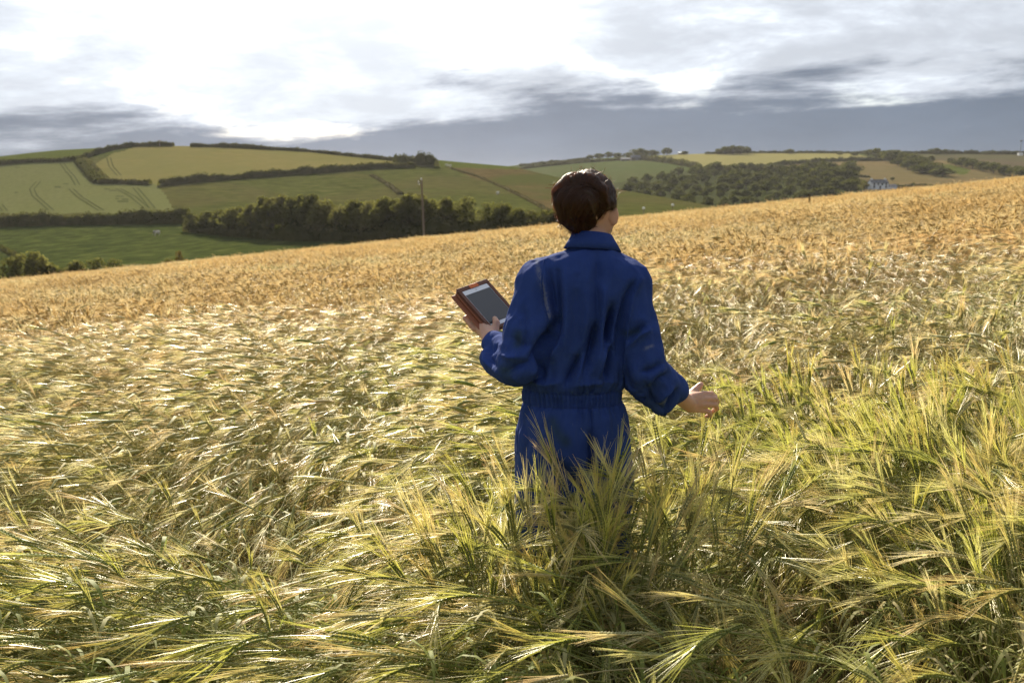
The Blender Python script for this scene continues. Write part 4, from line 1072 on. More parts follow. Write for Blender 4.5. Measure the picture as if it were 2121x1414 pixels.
for nm, q in (('rim', (-.006, -.005, TW + .006, .011)), ('rim', (-.006, TH - .008, TW + .006, TH + .004)), ('rim', (-.006, .0112, .0085, TH - .0082)), ('rim', (TW - .0075, .0112, TW + .006, TH - .0082))):
    tbox(nm, *q, .0003, .0045, M['leather_dark'], .001, case)
tbox('bezel', .0088, .0113, TW - .0078, TH - .0083, .0004, .0024, M['tabwhite'], .0006)
tbox('screen', .0108, .030, TW - .0098, TH - .022, .0026, .0030, M['tabscreen'], .0001)
tbox('camera_dot', TW / 2 - .0016, .0195, TW / 2 + .0016, .0227, .0026, .0029, M['black'], .0001)
tbox('tab', TW * .36, -.003, TW * .66, .012, .0047, .0058, M['orange'], .0004)
for k, (x, y) in enumerate(((-.026, .03), (-.026, .034), (-.026, TH - .02))): tbox('stud', x, y, x + .002, y + .002, -.0113, -.0106, M['black'], .0003)
# ------------------------------------------------------------------ the barley
def mat_barley(name, green, straw, gold, rough, spec, trans, tip=None):
    m = bpy.data.materials.new(name); m.use_nodes = True
    t = NT(m.node_tree)
    ti = t.n('ShaderNodeAttribute', attribute_name='tint', attribute_type='INSTANCER').outputs['Fac']
    al = t.n('ShaderNodeAttribute', attribute_name='along', attribute_type='GEOMETRY').outputs['Fac']
    rd = t.n('ShaderNodeAttribute', attribute_name='shade', attribute_type='INSTANCER').outputs['Fac']
    c = t.ramp(ti, [(0.12, green), (0.5, straw), (0.88, gold)])
    if tip is not None:
        c = t.mix(t.m('MULTIPLY', al, t.m('MULTIPLY', rd, 0.75)), c, tip)
    c = t.mix(t.m('MULTIPLY', rd, 0.35), c, tuple(v * .55 for v in straw))
    p = t.n('ShaderNodeBsdfPrincipled', {'Base Color': c, 'Roughness': rough, 'Specular IOR Level': spec})
    tr = t.n('ShaderNodeBsdfTranslucent', {0: c})
    t.n('ShaderNodeOutputMaterial', {0: t.n('ShaderNodeMixShader', {0: trans, 1: p, 2: tr})})
    return m
M['b_stem'] = mat_barley('barley_stem', (.20, .24, .05), (.56, .49, .26), (.52, .38, .16), .6, .2, .4)
M['b_ear'] = mat_barley('barley_ear', (.19, .23, .055), (.50, .46, .24), (.54, .39, .17), .6, .25, .30)
M['b_awn'] = mat_barley('barley_awn', (.56, .57, .11), (.86, .76, .44), (.66, .46, .20), .33, .95, .45, (.80, .38, .08))
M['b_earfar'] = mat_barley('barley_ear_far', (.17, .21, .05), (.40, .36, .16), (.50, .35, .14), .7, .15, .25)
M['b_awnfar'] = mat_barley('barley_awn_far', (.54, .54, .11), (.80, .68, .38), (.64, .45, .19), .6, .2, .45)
BM = [M['b_stem'], M['b_ear'], M['b_awn']]
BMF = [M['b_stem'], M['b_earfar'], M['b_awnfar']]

def stem_curve(r, length, a0, a1, pw, n, wob=.06):
    """points of a stalk bending over towards +X; a = angle from upright"""
    s = np.linspace(0, 1, n); a = a0 + (a1 - a0) * s ** pw
    y = np.cumsum(np.cos(s * 4 + r.uniform(0, 6)) * wob) * length / n
    ds = length / (n - 1)
    x = np.concatenate([[0], np.cumsum(np.sin((a[1:] + a[:-1]) / 2) * ds)]); z = np.concatenate([[0], np.cumsum(np.cos((a[1:] + a[:-1]) / 2) * ds)])
    return np.stack([x, y - y[0], z], -1), a[-1]
def plant(mb, r, kind, lod, org=(0, 0, 0), rz=0.0, sc=1.0):
    """one stalk of bearded barley added to mb.  kind: 0 upright nodding, 1 lodged, 2 hanging head, 3 upright pointing"""
    if kind == 0: L, a0, a1, pw, da = r.uniform(.74, .86), r.uniform(0, .2), r.uniform(.9, 1.7), 4.0, r.uniform(.2, .6)
    elif kind == 1: L, a0, a1, pw, da = r.uniform(.85, 1.02), r.uniform(.6, 1.1), r.uniform(1.35, 1.75), .6, r.uniform(-.1, .95)
    elif kind == 2: L, a0, a1, pw, da = r.uniform(.78, .92), r.uniform(.1, .4), r.uniform(2.0, 2.6), 3.0, r.uniform(.2, .5)
    else: L, a0, a1, pw, da = r.uniform(.62, .76), r.uniform(0, .25), r.uniform(.3, .75), 1.5, r.uniform(.0, .3)
    ns = (11, 6, 4, 3)[lod]
    P, ae = stem_curve(r, L, a0, a1, pw, ns)
    el = r.uniform(.085, .115)                     # the ear goes on bending along its length
    ne = 12
    se = np.linspace(0, 1, ne); aa = ae + da * se
    E = P[-1] + np.stack([np.concatenate([[0], np.cumsum(np.sin(aa[1:]) * el / (ne - 1))]), np.zeros(ne), np.concatenate([[0], np.cumsum(np.cos(aa[1:]) * el / (ne - 1))])], -1)
    cs, sn = math.cos(rz), math.sin(rz); Rm = np.array([[cs, -sn, 0], [sn, cs, 0], [0, 0, 1]])
    T = lambda q: (np.asarray(q) * sc) @ Rm.T + np.asarray(org)
    wst = (.0017, .0024, .004, .007)[lod] * sc
    if lod < 2: mb.tube(T(P), wst, 4 if lod == 0 else 3, 0, np.linspace(0, 1, ns))
    else: mb.ribbon(T(P), wst, Rm @ np.array([0, 1., 0]), 0, np.linspace(0, 1, ns))
    roll = r.uniform(0, math.pi)
    D = np.stack([np.sin(aa), np.zeros(ne), np.cos(aa)], -1)
    Nn = np.stack([np.cos(aa), np.zeros(ne), -np.sin(aa)], -1); Bn = np.array([0, 1., 0])
    S = Nn * math.cos(roll) + Bn * math.sin(roll)            # the flat of the two-rowed ear
    Q = np.cross(D, S)
    if lod == 0:
        for k in range(ne):
            for sg in (-1, 1):
                if k == ne - 1 and sg == 1: continue
                b = E[k] + S[k] * sg * .0016
                d = D[k] * .95 + S[k] * sg * .36; d /= np.linalg.norm(d)
                u = np.cross(d, Q[k]); kl = .0145 * (1 - .25 * abs(se[k] - .35)); kw = .0037
                v = np.array([b, b + d * kl * .45 + u * kw, b + d * kl * .45 + Q[k] * kw, b + d * kl * .45 - u * kw, b + d * kl * .45 - Q[k] * kw, b + d * kl])
                mb.add(T(v), [[0, 2, 1], [0, 3, 2], [0, 4, 3], [0, 1, 4], [5, 1, 2], [5, 2, 3], [5, 3, 4], [5, 4, 1]], 1)
                la = r.uniform(.11, .17) * (1 - .25 * se[k])
                st = np.linspace(0, 1, 4)[:, None]
                fan = S[k] * sg * r.uniform(.04, .20) + Q[k] * r.normal() * .07
                aw = b + d * kl * .9 + D[k] * la * st + fan * la * st ** 1.3 + np.array([0, 0, -.09]) * la * st ** 2 * r.uniform(.2, 1.6)
                sdv = np.cross(D[k], r.normal(size=3)); sdv /= np.linalg.norm(sdv) + 1e-9
                nv = np.cross(sdv, D[k]); nv *= 1 if nv[2] > 0 or r.uniform() < .15 else -1
                mb.blade(T(aw), np.array([.0009, .0008, .0006, .0002]) * sc, Rm @ sdv, Rm @ nv, 2, st[:, 0])
    else:
        nk = (0, 6, 4, 3)[lod]; wd = (0, .0088, .0100, .012)[lod]
        idx = np.linspace(0, ne - 1, nk + 1).astype(int)
        rad = wd * np.sin(np.linspace(.35, 2.85, nk + 1))
        if lod < 3: mb.tube(T(E[idx]), rad * sc, 4 if lod == 1 else 3, 1)
        else: mb.ribbon(T(E[idx]), rad * sc, Rm @ S[0], 1)
        na = (0, 15, 7, 4)[lod]; wa = (0, .0015, .0026, .006)[lod]
        for j in range(na):
            k = int(j / na * (ne - 1)); la = r.uniform(.11, .17); sg = -1 if j % 2 else 1
            st = np.linspace(0, 1, 3 if lod < 3 else 2)[:, None]
            fan = S[k] * sg * r.uniform(.04, .22) + Q[k] * r.normal() * .10
            aw = E[k] + D[k] * la * st + fan * la * st + np.array([0, 0, -.10]) * la * st ** 2 * r.uniform(.2, 1.5)
            if lod == 1:
                sdv = np.cross(D[k], r.normal(size=3)); sdv /= np.linalg.norm(sdv) + 1e-9
                nv = np.cross(sdv, D[k]); nv *= 1 if nv[2] > 0 or r.uniform() < .15 else -1
                mb.blade(T(aw), np.array([wa, wa * .8, wa * .3]) * sc, Rm @ sdv, Rm @ nv, 2, st[:, 0])
            else:
                sdv = np.cross(D[k], r.normal(size=3)); sdv /= np.linalg.norm(sdv) + 1e-9
                q = T(aw); sdv = Rm @ sdv * wa * sc
                mb.add(np.vstack([q[0] - sdv, q[0] + sdv, q[-1]]), [[0, 1, 2]], 2, [0, 0, 1])
    # leaves, mostly low on the stalk
    nl = (2, 1, 1, 0)[lod]
    for k in range(nl):
        b = P[int(ns * r.uniform(.3, .8))]; an = r.uniform(0, 6.28); ll = r.uniform(.12, .26)
        st = np.linspace(0, 1, 6 if lod == 0 else 4)
        h = np.array([math.cos(an), math.sin(an), 0])
        lf = b + h * (ll * st * .75)[:, None] + np.array([0, 0, 1.]) * (ll * (.8 * st - 1.1 * st ** 2))[:, None]
        mb.ribbon(T(lf), np.sin(np.linspace(.5, math.pi, len(st))) * r.uniform(.003, .006) * sc * (1, 1.3, 1.6, 1)[lod], Rm @ np.cross(h, [0, 0, 1.]), 0, st * .5)

def proto_obj(mb, nm, mats=None):
    me = mb.mesh(nm, True, True)
    for q in mats or BM: me.materials.append(q)
    return bpy.data.objects.new(nm, me)
protos = []; KIND = {}
def add_proto(key, mb):
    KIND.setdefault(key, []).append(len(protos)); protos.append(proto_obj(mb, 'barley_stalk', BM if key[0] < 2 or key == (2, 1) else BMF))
pr = np.random.default_rng(77)
for lod in (0, 1):
    for kind, cnt in ((0, 4), (1, 7), (2, 4), (3, 3)):
        for k in range(cnt):
            mb = MB(); plant(mb, pr, kind, lod); add_proto((lod, kind), mb)
for k in range(5):                                  # tufts for the middle distance: lodged
    mb = MB()
    for q in range(26):
        rr = .34 * math.sqrt(pr.uniform()); an = pr.uniform(0, 6.28)
        plant(mb, pr, int(pr.choice([1, 1, 1, 2, 0])), 2, (rr * math.cos(an), rr * math.sin(an), pr.uniform(-.12, .04)), pr.normal() * .5, pr.uniform(.9, 1.05))
    add_proto((2, 1), mb)
for k in range(6):                                  # standing, nodding
    mb = MB()
    for q in range(30):
        rr = .34 * math.sqrt(pr.uniform()); an = pr.uniform(0, 6.28)
        plant(mb, pr, int(pr.choice([0, 0, 0, 2, 3])), 2, (rr * math.cos(an), rr * math.sin(an), pr.uniform(-.07, .05)), pr.normal() * 1.1, pr.uniform(.92, 1.05))
    add_proto((2, 0), mb)
for k in range(5):
    mb = MB()
    for q in range(60):
        rr = .62 * math.sqrt(pr.uniform()); an = pr.uniform(0, 6.28)
        plant(mb, pr, int(pr.choice([0, 0, 2, 3])), 3, (rr * math.cos(an), rr * math.sin(an), pr.uniform(-.06, .05)), pr.normal() * 1.2, pr.uniform(.92, 1.05))
    add_proto((3, 0), mb)


pts, rot, scl, var, tin, sha = [], [], [], [], [], []
def lodged_mask(x, y):
    """1 where wind and rain have laid the crop over"""
    w = n2d(x, y, .35, 31, 3) - .5
    edge = 14.0 - .15 * x + 9 * (n2d(x, y, .16, 33, 2) - .5) + 3 * w
    m = np.clip((edge + 1.5 - y) / 4.5, 0, 1)
    stand = np.clip((x - .55 + 1.2 * w) / .7, 0, 1) * np.clip((4.6 - y + 2 * w) / 1.2, 0, 1)
    stand = np.maximum(stand, 1.6 * np.exp(-((x - .28) / .36) ** 4 - ((y - 2.74) / .22) ** 4))   # greener standing crop, near on the right
    return m * (1 - np.minimum(.75 * stand, 1)), stand
def scatter(y0, y1, dens, lod, margin=1.3):
    xm = .56 * y1 + margin
    n = int(dens * (y1 - y0) * 2 * xm)
    x = pr.uniform(-xm, xm, n); y = np.sqrt(pr.uniform(0, 1, n) * (y1 ** 2 - y0 ** 2) + y0 ** 2) if y0 > 0 else pr.uniform(y0, y1, n)
    k = np.abs(x) < .56 * y + margin
    x, y = x[k], y[k]
    # keep to a constant density over the ground
    k = pr.uniform(0, 1, len(x)) < np.clip((y1 / np.maximum(y, .01)) ** 1.0 * .5, 0, 1)
    x, y = x[k], y[k]
    if lod == 0:
        k = (n2d(x, y, 1.5, 91, 2) < .60) | (pr.uniform(size=len(x)) < .35); x, y = x[k], y[k]
    if lod < 2:
        k = ((x - PERSON_XY[0]) / .27) ** 2 + ((y - PERSON_XY[1]) / .21) ** 2 > 1
        x, y = x[k], y[k]
    n = len(x)
    m, stand = lodged_mask(x, y)
    # direction in which the stalks lie: swirls of wind
    sw = n2d(x, y, .33, 41, 2); sw2 = n2d(x, y, 1.1, 43, 2)
    cen = np.exp(-((x + .25 + .05 * y) / (.35 + .09 * y)) ** 2) * np.clip((y - 2.9) / .8, 0, 1)      # heads hang towards the path she came by
    rgt = np.clip((x - .4) / 1.2, 0, 1)
    az = R(224) + R(44) * cen + R(30) * rgt + (sw - .5) * (1.9 + 2.0 * rgt) + (sw2 - .5) * 2.1 + pr.normal(size=n) * .30
    az = np.where(pr.uniform(size=n) < (1 - m) * .6, pr.uniform(0, 6.28, n), az)
    hn = n2d(x, y, 1.6, 51, 3) if lod < 2 else n2d(x, y, .6, 52, 3)
    u = pr.uniform(size=n)
    lod_k = min(lod, 3)
    k2 = .07 + .32 * cen * m + .06 * (1 - m)
    k3 = .025 + .40 * np.minimum(stand, 1) + .06 * (1 - m)
    kd = np.where(u < m * .93 - k2 * m - k3 * m, 1, np.where(u < m * .93 - k2 * m - k3 * m + k2, 2, np.where(u < m * .93 - k2 * m - k3 * m + k2 + k3, 3, 0)))
    kd = np.where((stand > 1.05) & (u < .75), 3, kd)
    az = np.where(stand > .95, pr.uniform(0, 6.28, n), az)
    if lod == 2: kd = np.where(m > pr.uniform(.25, .75, n), 1, 0)
    if lod == 3: kd = np.zeros(n, int)
    v = np.zeros(n, int)
    for q in np.unique(kd):
        s = kd == q; ids = np.array(KIND[(lod, int(q))]); v[s] = ids[pr.integers(len(ids), size=s.sum())]
    sc = pr.uniform(.88, 1.08, n) * (1 + (hn - .5) * (.35 * (.5 + .5 * m) if lod < 2 else .62))
    sc = sc * (1 + .04 * np.clip(stand - 1, 0, 1)) * np.where(kd != 1, 1 - .22 * m, 1.0)
    tilt = pr.normal(size=(n, 2)) * (.10 if lod < 2 else .04)
    extra = np.where(kd == 1, np.clip((sw2 - .45) * .9, -.1, .35), 0) * m      # some patches pressed flatter
    ti = .84 - .40 * m - .34 * np.minimum(stand, 1) + (n2d(x, y, .5, 61, 3) - .5) * .55 + pr.normal(size=n) * .13 - .19 * np.clip((6 - y) / 4, 0, 1)
    ti = ti + .05 * np.clip((y - 14) / 30, 0, 1) + (n2d(x, y, .09, 67, 3) - .5) * .5 * np.clip((y - 10) / 8, 0, 1)
    sh = np.clip(pr.uniform(size=n) ** 2 + (n2d(x, y, .8, 63, 2) - .5) * .8, 0, 1)
    up = np.where(kd == 1, pr.uniform(-.02, .26, n), -.02) if lod < 2 else np.where(kd == 1, .10, -.02)
    pts.append(np.stack([x, y, G(x, y) + up], -1)); rot.append(np.stack([tilt[:, 0], tilt[:, 1] + extra, az], -1))
    scl.append(sc); var.append(v); tin.append(np.clip(ti, 0, 1)); sha.append(sh)
    return n
def extra(n, x0, x1, y0, y1, s0, s1, kinds):
    """more standing stalks close about her legs"""
    x = pr.uniform(x0, x1, n); y = pr.uniform(y0, y1, n)
    kd = pr.choice(kinds, n); pts.append(np.stack([x, y, G(x, y) - .02], -1))
    rot.append(np.stack([pr.normal(size=n) * .12, pr.normal(size=n) * .12, pr.uniform(0, 6.28, n)], -1))
    scl.append(pr.uniform(s0, s1, n)); var.append(np.array([KIND[(0, int(k))][pr.integers(len(KIND[(0, int(k))]))] for k in kd]))
    tin.append(np.clip(.24 + pr.normal(size=n) * .15, 0, 1)); sha.append(pr.uniform(0, 1, n) ** 1.5)
extra(130, -.11, .56, 2.60, 2.86, .84, 1.0, [3, 3, 0, 2])
extra(60, -.20, .0, 2.70, 3.02, .74, .92, [3, 0, 0, 2])
extra(50, .46, .62, 2.8, 3.2, .85, 1.05, [3, 0, 2])
BARLEY_COUNTS = [scatter(1.1, 4.4, 620, 0), scatter(4.4, 12.5, 430, 1), scatter(12.5, 34, 13, 2, 2.5), scatter(34, 118, 3.6, 3, 6)]
print('barley', BARLEY_COUNTS)
pts = np.concatenate(pts); rot = np.concatenate(rot); scl = np.concatenate(scl); var = np.concatenate(var); tin = np.concatenate(tin); sha = np.concatenate(sha)
bm_ = bpy.data.meshes.new('barley_crop'); bm_.vertices.add(len(pts)); bm_.vertices.foreach_set('co', pts.astype(np.float32).ravel())
def attr(nm, ty, data):
    a = bm_.attributes.new(nm, ty, 'POINT'); a.data.foreach_set('vector' if ty == 'FLOAT_VECTOR' else 'value', np.ascontiguousarray(data).ravel())
attr('rot', 'FLOAT_VECTOR', rot.astype(np.float32)); attr('scl', 'FLOAT', scl.astype(np.float32)); attr('var', 'INT', var.astype(np.int32))
attr('tint', 'FLOAT', tin.astype(np.float32)); attr('shade', 'FLOAT', sha.astype(np.float32))
crop = obj('barley_crop', bm_)
for q in BM: bm_.materials.append(q)
tag(crop, 'ripening bearded barley, lodged by wind in front and golden beyond', None, None, 'stuff')
ng = bpy.data.node_groups.new('barley_scatter', 'GeometryNodeTree')
ng.interface.new_socket('Geometry', in_out='INPUT', socket_type='NodeSocketGeometry')
ng.interface.new_socket('Geometry', in_out='OUTPUT', socket_type='NodeSocketGeometry')
gi = ng.nodes.new('NodeGroupInput'); go = ng.nodes.new('NodeGroupOutput')
iop = ng.nodes.new('GeometryNodeInstanceOnPoints'); iop.inputs['Pick Instance'].default_value = True
join = ng.nodes.new('GeometryNodeJoinGeometry')
for o in reversed(protos):                          # the last link comes first in the list
    oi = ng.nodes.new('GeometryNodeObjectInfo'); oi.inputs['Object'].default_value = o; oi.inputs['As Instance'].default_value = True
    ng.links.new(oi.outputs['Geometry'], join.inputs[0])
def named(nm, ty):
    a = ng.nodes.new('GeometryNodeInputNamedAttribute'); a.data_type = ty; a.inputs['Name'].default_value = nm; return a.outputs[0]
e2r = ng.nodes.new('FunctionNodeEulerToRotation')
ng.links.new(gi.outputs[0], iop.inputs['Points']); ng.links.new(join.outputs[0], iop.inputs['Instance'])
ng.links.new(named('rot', 'FLOAT_VECTOR'), e2r.inputs[0]); ng.links.new(e2r.outputs[0], iop.inputs['Rotation'])
ng.links.new(named('scl', 'FLOAT'), iop.inputs['Scale']); ng.links.new(named('var', 'INT'), iop.inputs['Instance Index'])
ng.links.new(iop.outputs[0], go.inputs[0])
md = crop.modifiers.new('scatter', 'NODES'); md.node_group = ng
# ------------------------------------------------------------------ small things in the country
M['pole'] = mat_plain('pole_wood', (.16, .13, .10), .85, .2, .2, 3)
M['porcelain'] = mat_plain('porcelain', (.75, .75, .74), .25, .5, .04, 3)
M['iron'] = mat_plain('iron', (.10, .10, .10), .6, .4, .1, 3)
# utility pole beyond the brow
pf = U(880, 520, 128.0); pt = U(873, 373, 128.0); hh = pt[2] - pf[2]
pole = empty('utility_pole', pf, 'weathered wooden utility pole rising behind the brow of the barley', 'pole')
ln = pt[0] - pf[0]
mb = MB(); tt = np.linspace(0, 1, 9)[:, None]; mb.tube(np.concatenate([ln * tt, 0 * tt, hh * tt], 1), np.linspace(.17, .115, 9), 10, 0, None, True); mb.build('post', M['pole'], pole, True)
mb = MB(); mb.box((ln - .42, -.20, hh - .42), (ln + .06, -.118, hh - .33)); mb.build('crossarm', M['iron'], pole)
def insulator(x, z, s=1.0, tip=0.0):
    mb = MB(); zz = np.array([0, .03, .05, .12, .13, .2, .21, .28, .30]) * s; rr = np.array([.05, .05, .09, .08, .05, .09, .06, .08, .02]) * s
    mb.tube(np.stack([x + 0 * zz + tip * zz, -.16 + 0 * zz, z + zz], -1), rr, 10, 0, None, True); return mb.build('insulator', M['porcelain'], pole, True)
insulator(ln - .02, hh - .02, 1.0); insulator(ln - .36, hh - .33, .8); insulator(ln - .25, hh - .62, .7, -.5)
# small pole on the skyline above the tan field
q = hillA.at(331, 303.5); top = 13.5 * q[1] / FPX
sp = empty('skyline_pole', q, 'tiny dark pole standing on the skyline hedge above the tan field', 'pole')
mb = MB(); mb.tube([[0, 0, -.4], [0, 0, top]], [.22, .18], 8, 0, None, True); mb.build('post', M['pole'], sp)
mb = MB(); mb.box((-1.1, -.1, top - .7), (1.1, .1, top - .45)); mb.build('crossarm', M['pole'], sp)
# pale mast at the right-hand edge
q = hillB.at(2113, 322); k = q[1] / FPX
ms = empty('radio_mast', q, 'slender pale mast with a white hut at its foot on the far skyline', 'mast')
mb = MB(); mb.tube([[0, 0, 0], [0, 0, 30 * k]], [.45, .25], 8, 0, None, True); mb.build('pole', M['iron'], ms)
mb = MB(); mb.box((-1.8, -.3, 28 * k), (1.8, .3, 30 * k)); mb.build('antenna', M['iron'], ms)
mb = MB(); mb.box((-2.6, -2, -1), (2.6, 2, 5 * k)); mb.build('hut', M['porcelain'], ms)
# piebald cow grazing in the valley meadow
def cow_mat():
    m = bpy.data.materials.new('cow_hide'); m.use_nodes = True; t = NT(m.node_tree)
    nz = t.noise(t.n('ShaderNodeTexCoord').outputs['Object'], 1.5, 2, .4)
    t.n('ShaderNodeOutputMaterial', {0: t.n('ShaderNodeBsdfPrincipled', {'Base Color': t.mix(t.smooth(nz, .50, .54), (.62, .56, .50), (.06, .04, .03)), 'Roughness': .8})}); return m
M['cow'] = cow_mat()
cp = hillA.at(325, 487.5)
f = Field([-1.5, -.6, -.1], [1.5, .6, 1.7], .045)
f.cone([-.62, 0, 1.05], [.55, 0, 1.02], .36, .40); f.ell([.0, 0, .86], [.6, .33, .3], .1); f.cone([-.62, 0, 1.1], [-1.0, 0, .72], .22, .15, .12); f.cone([-1.02, 0, .68], [-1.16, 0, .36], .14, .085, .08)
for sg in (-1, 1):
    f.cone([-.48, .18 * sg, .8], [-.48, .18 * sg, .42], .13, .075, .06); f.cone([-.48, .18 * sg, .42], [-.47, .18 * sg, .0], .075, .06, .02)
    f.cone([.58, .19 * sg, .9], [.50, .19 * sg, .58], .19, .10, .08); f.cone([.50, .19 * sg, .58], [.62, .19 * sg, .38], .09, .07, .02); f.cone([.62, .19 * sg, .38], [.60, .19 * sg, 0], .07, .06, .02)
    f.cone([-1.0, .12 * sg, .82], [-.98, .24 * sg, .80], .05, .03, .03)
f.cone([.92, 0, 1.15], [1.0, 0, .5], .04, .03, .05)
V, F = f.surface()
co = obj('cow', mesh_from('cow', V, F, True), M['cow'], None, cp); co.scale = (1.15,) * 3
tag(co, 'white and dark cow grazing in the shaded valley meadow', 'cow')
# pale-topped posts on the green slope right of her head
for u, y0, y1, lab in ((1333, 439, 429.5, 'left of the two pale-topped marker posts on the green slope'), (1393, 433, 423, 'right of the two pale-topped marker posts on the green slope')):
    d = 150.0; a = U(u, y0 + 6, d); hh = (y0 + 6 - y1) * d / FPX
    mp = empty('marker_post', a, lab, 'post', 'pale-topped posts')
    mb = MB(); mb.tube([[0, 0, 0], [0, 0, hh - .25]], [.06, .05], 7, 0, None, True); mb.build('post', M['pole'], mp)
    mb = MB(); zz = np.linspace(0, 1, 7); mb.tube(np.stack([0 * zz, 0 * zz, hh - .3 + .34 * zz], -1), .22 * np.sin(np.linspace(.5, 2.7, 7)), 9, 0, None, True); mb.build('cap', M['porcelain'], mp, True)
# sheep on the ridge and slope
def sheep_mesh():
    f = Field([-.8, -.4, -.05], [.8, .4, 1.1], .035)
    f.cone([-.3, 0, .62], [.35, 0, .60], .26, .27); f.cone([-.35, 0, .75], [-.58, 0, .82], .12, .10, .08); f.cone([-.58, 0, .82], [-.72, 0, .72], .09, .06, .03)
    for x in (-.28, .32):
        for sg in (-1, 1): f.cone([x, .13 * sg, .45], [x, .13 * sg, 0], .06, .035, .04)
    V, F = f.surface(); return mesh_from('sheep', V, F, True)
M['wool'] = mat_plain('wool', (.62, .58, .52), .95, .1, .1, 6)
sm = sheep_mesh()
for k, (u, y, lab) in enumerate(((926, 345.5, 'left of two sheep grazing on the ridge beside the hedge clump'), (933, 346.5, 'right of two sheep grazing on the ridge beside the hedge clump'), (1031, 403.5, 'lone sheep on the green slope above the valley trees'))):
    s = obj('sheep', sm, M['wool'], None, hillA.at(u, y)); s.scale = (1.6,) * 3; s.rotation_euler = (0, 0, k * 2.1); tag(s, lab, 'sheep', 'sheep on the hillside')
# tall seeding weeds that stand out of the crop
M['weed'] = mat_plain('weed', (.13, .12, .045), .9, .1, .3, 6)
M['weedseed'] = mat_plain('weed_seed', (.16, .11, .04), .9, .1, .3, 12)
for (u, y0, y1, d, lab) in ((1675, 432, 404, 46.0, 'tall brown seeding weed standing out of the barley below the wood'), (1826, 436, 411, 40.0, 'fainter green weed stalk in the barley below the white house')):
    a = U(u, y0, d); k = d / FPX; hh = (y0 - y1) * k
    w = empty('weed', [a[0], a[1], float(G(a[0], a[1]))], lab, 'weed', 'tall weeds in the crop'); hh = a[2] + hh - float(G(a[0], a[1]))
    tt = np.linspace(0, 1, 8)[:, None]; mb = MB(); mb.tube(np.concatenate([.03 * np.sin(tt * 3), 0 * tt, hh * tt], 1), np.linspace(.014, .006, 8), 5); mb.build('stem', M['weed'], w)
    mb = MB(); rr = np.random.default_rng(4)
    z = rr.uniform(.52, 1.0, 260); rad = .05 * (1.05 - z) ** .5 * 1.6; an = rr.uniform(0, 6.28, 260)
    mb.quads(np.stack([.03 * np.sin(z * 3) + rad * np.cos(an), rad * np.sin(an), z * hh], -1), .028, rr); mb.build('seed_head', M['weedseed'], w)
# white farmhouse on the far slope
M['render_white'] = mat_plain('whitewash', (.66, .68, .70), .9, .2, .06, 1.5)
M['slate'] = mat_plain('slate', (.07, .075, .09), .7, .3, .2, 1.5)
M['pane'] = mat_plain('window_glass', (.03, .035, .04), .15, .5, .1, 1)
hp = hillB.at(1818, 391.5); k = hp[1] / FPX
house = empty('farmhouse', hp, 'white two-storey farmhouse with slate roof and low wing beyond the barley', 'house', None, R(8))
W_, Hh, D_ = 36 * k, 12 * k, 7.0
def gable(x0, x1, y0, y1, zb, ze, zr):
    mb = MB(); ym = (y0 + y1) / 2
    v = [(x0, y0, zb), (x1, y0, zb), (x1, y1, zb), (x0, y1, zb), (x0, y0, ze), (x1, y0, ze), (x1, y1, ze), (x0, y1, ze), (x0, ym, zr), (x1, ym, zr)]
    mb.add(v, [[0, 1, 5, 4], [2, 3, 7, 6], [1, 2, 6, 5], [3, 0, 4, 7]]); mb.add(v, [[4, 7, 8], [6, 5, 9]]); wall = mb
    rb = MB(); o = .35
    for (ya, yb) in ((y0 - o, ym), (y1 + o, ym)):
        za = ze - (zr - ze) * o / (ym - y0)
        a = np.array([(x0 - o, ya, za + .03), (x1 + o, ya, za + .03), (x1 + o, yb, zr + .03), (x0 - o, yb, zr + .03)]); b = a + [0, 0, .22]
        rb.add(np.vstack([a, b]), [[0, 3, 2, 1], [4, 5, 6, 7], [0, 1, 5, 4], [1, 2, 6, 5], [2, 3, 7, 6], [3, 0, 4, 7]])
    return wall, rb
w, rb = gable(-W_ / 2, W_ / 2, -D_ / 2, D_ / 2, -2, Hh, Hh + 6.5 * k); w.build('wall', M['render_white'], house); roof = rb.build('roof', M['slate'], house)
for x in (W_ / 2 - 1.2, -W_ / 2 + 1.4):
    mb = MB(); mb.box((x - .55, -.55, Hh + 4.5 * k), (x + .55, .55, Hh + 9 * k)); mb.build('chimney', M['render_white'], roof)
def window(par, x, z, ww, wh, yf):
    mb = MB()
    for q in (((x - ww / 2, yf - .06, z), (x + ww / 2, yf - .003, z + .14)), ((x - ww / 2, yf - .06, z + wh - .14), (x + ww / 2, yf - .003, z + wh)), ((x - ww / 2, yf - .06, z + .142), (x - ww / 2 + .14, yf - .003, z + wh - .142)), ((x + ww / 2 - .14, yf - .06, z + .142), (x + ww / 2, yf - .003, z + wh - .142))): mb.box(*q)
    wd = mb.build('window', M['render_white'], par)
    mb = MB(); mb.box((x - ww / 2 + .142, yf - .03, z + .142), (x + ww / 2 - .142, yf - .004, z + wh - .142)); mb.build('pane', M['pane'], wd)
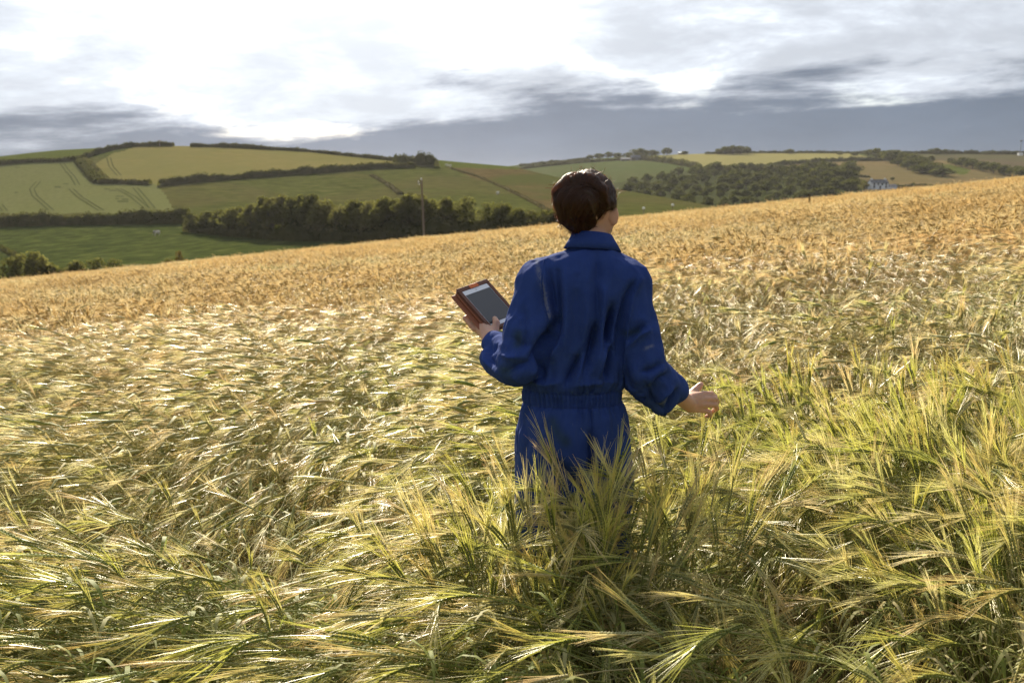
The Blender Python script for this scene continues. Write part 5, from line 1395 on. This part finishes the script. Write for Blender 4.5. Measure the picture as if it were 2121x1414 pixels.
for x in (-.36, -.12, .12, .36):
    window(house, x * W_, Hh * .58, 1.7, 2.2, -D_ / 2)
    if abs(x) > .2: window(house, x * W_, Hh * .10, 1.7, 2.2, -D_ / 2)
mb = MB(); mb.box((-.7, -D_ / 2 - .08, 0), (.7, -D_ / 2 - .003, 2.4)); mb.build('door', M['slate'], house)
w, rb = gable(W_ / 2 + .4, W_ / 2 + 20 * k, -2.6, 2.6, -2, 5.5 * k, 9 * k); w.build('wing_wall', M['render_white'], house); rb.build('wing_roof', M['slate'], house)
mb = MB(); mb.box((-W_ / 2 - 6 * k, -2.4, -2), (-W_ / 2 - .05, 2.2, 5 * k)); mb.build('lean_to', M['render_white'], house)
hp2 = hillB.at(1880, 388.5); gw = empty('garden_wall', hp2, 'long low white wall beside the farmhouse wing', 'wall'); k2 = hp2[1] / FPX
mb = MB(); mb.box((-19 * k2, -.3, -1.5), (19 * k2, .3, 2.4 * k2)); mb.build('wall', M['render_white'], gw); mb = MB(); mb.box((-19.2 * k2, -.4, 2.4 * k2 + .003), (19.2 * k2, .4, 2.4 * k2 + .2)); mb.build('coping', M['slate'], gw)
# stone barns and shed on the far ridge
M['stone'] = mat_plain('dark_stone', (.075, .07, .065), .9, .2, .25, .6)
def barn(u, y, wpx, hpx, rpx, d, lab, mat, rm, nm='barn'):
    p = hillB.at(u, y); k = p[1] / FPX; b = empty(nm, p, lab, nm)
    w, rb = gable(-wpx * k / 2, wpx * k / 2, -d / 2, d / 2, -3, hpx * k, (hpx + rpx) * k); w.build('wall', M[mat], b); rb.build('roof', M[rm], b)
    mb = MB(); mb.box((-wpx * k * .12, -d / 2 - .1, -.5), (wpx * k * .12, -d / 2 - .004, hpx * k * .8)); mb.build('door', M['slate'], b)
barn(1318, 332, 22, 5, 5, 9, 'larger dark stone barn on the ridge left of the yellow field', 'stone', 'slate')
barn(1295, 333, 18, 3, 3, 8, 'lower dark outbuilding left of the larger stone barn', 'stone', 'slate')
barn(1411, 319, 12, 2.5, 2.5, 8, 'shed with pale roof on the far skyline among trees', 'stone', 'porcelain', 'shed')
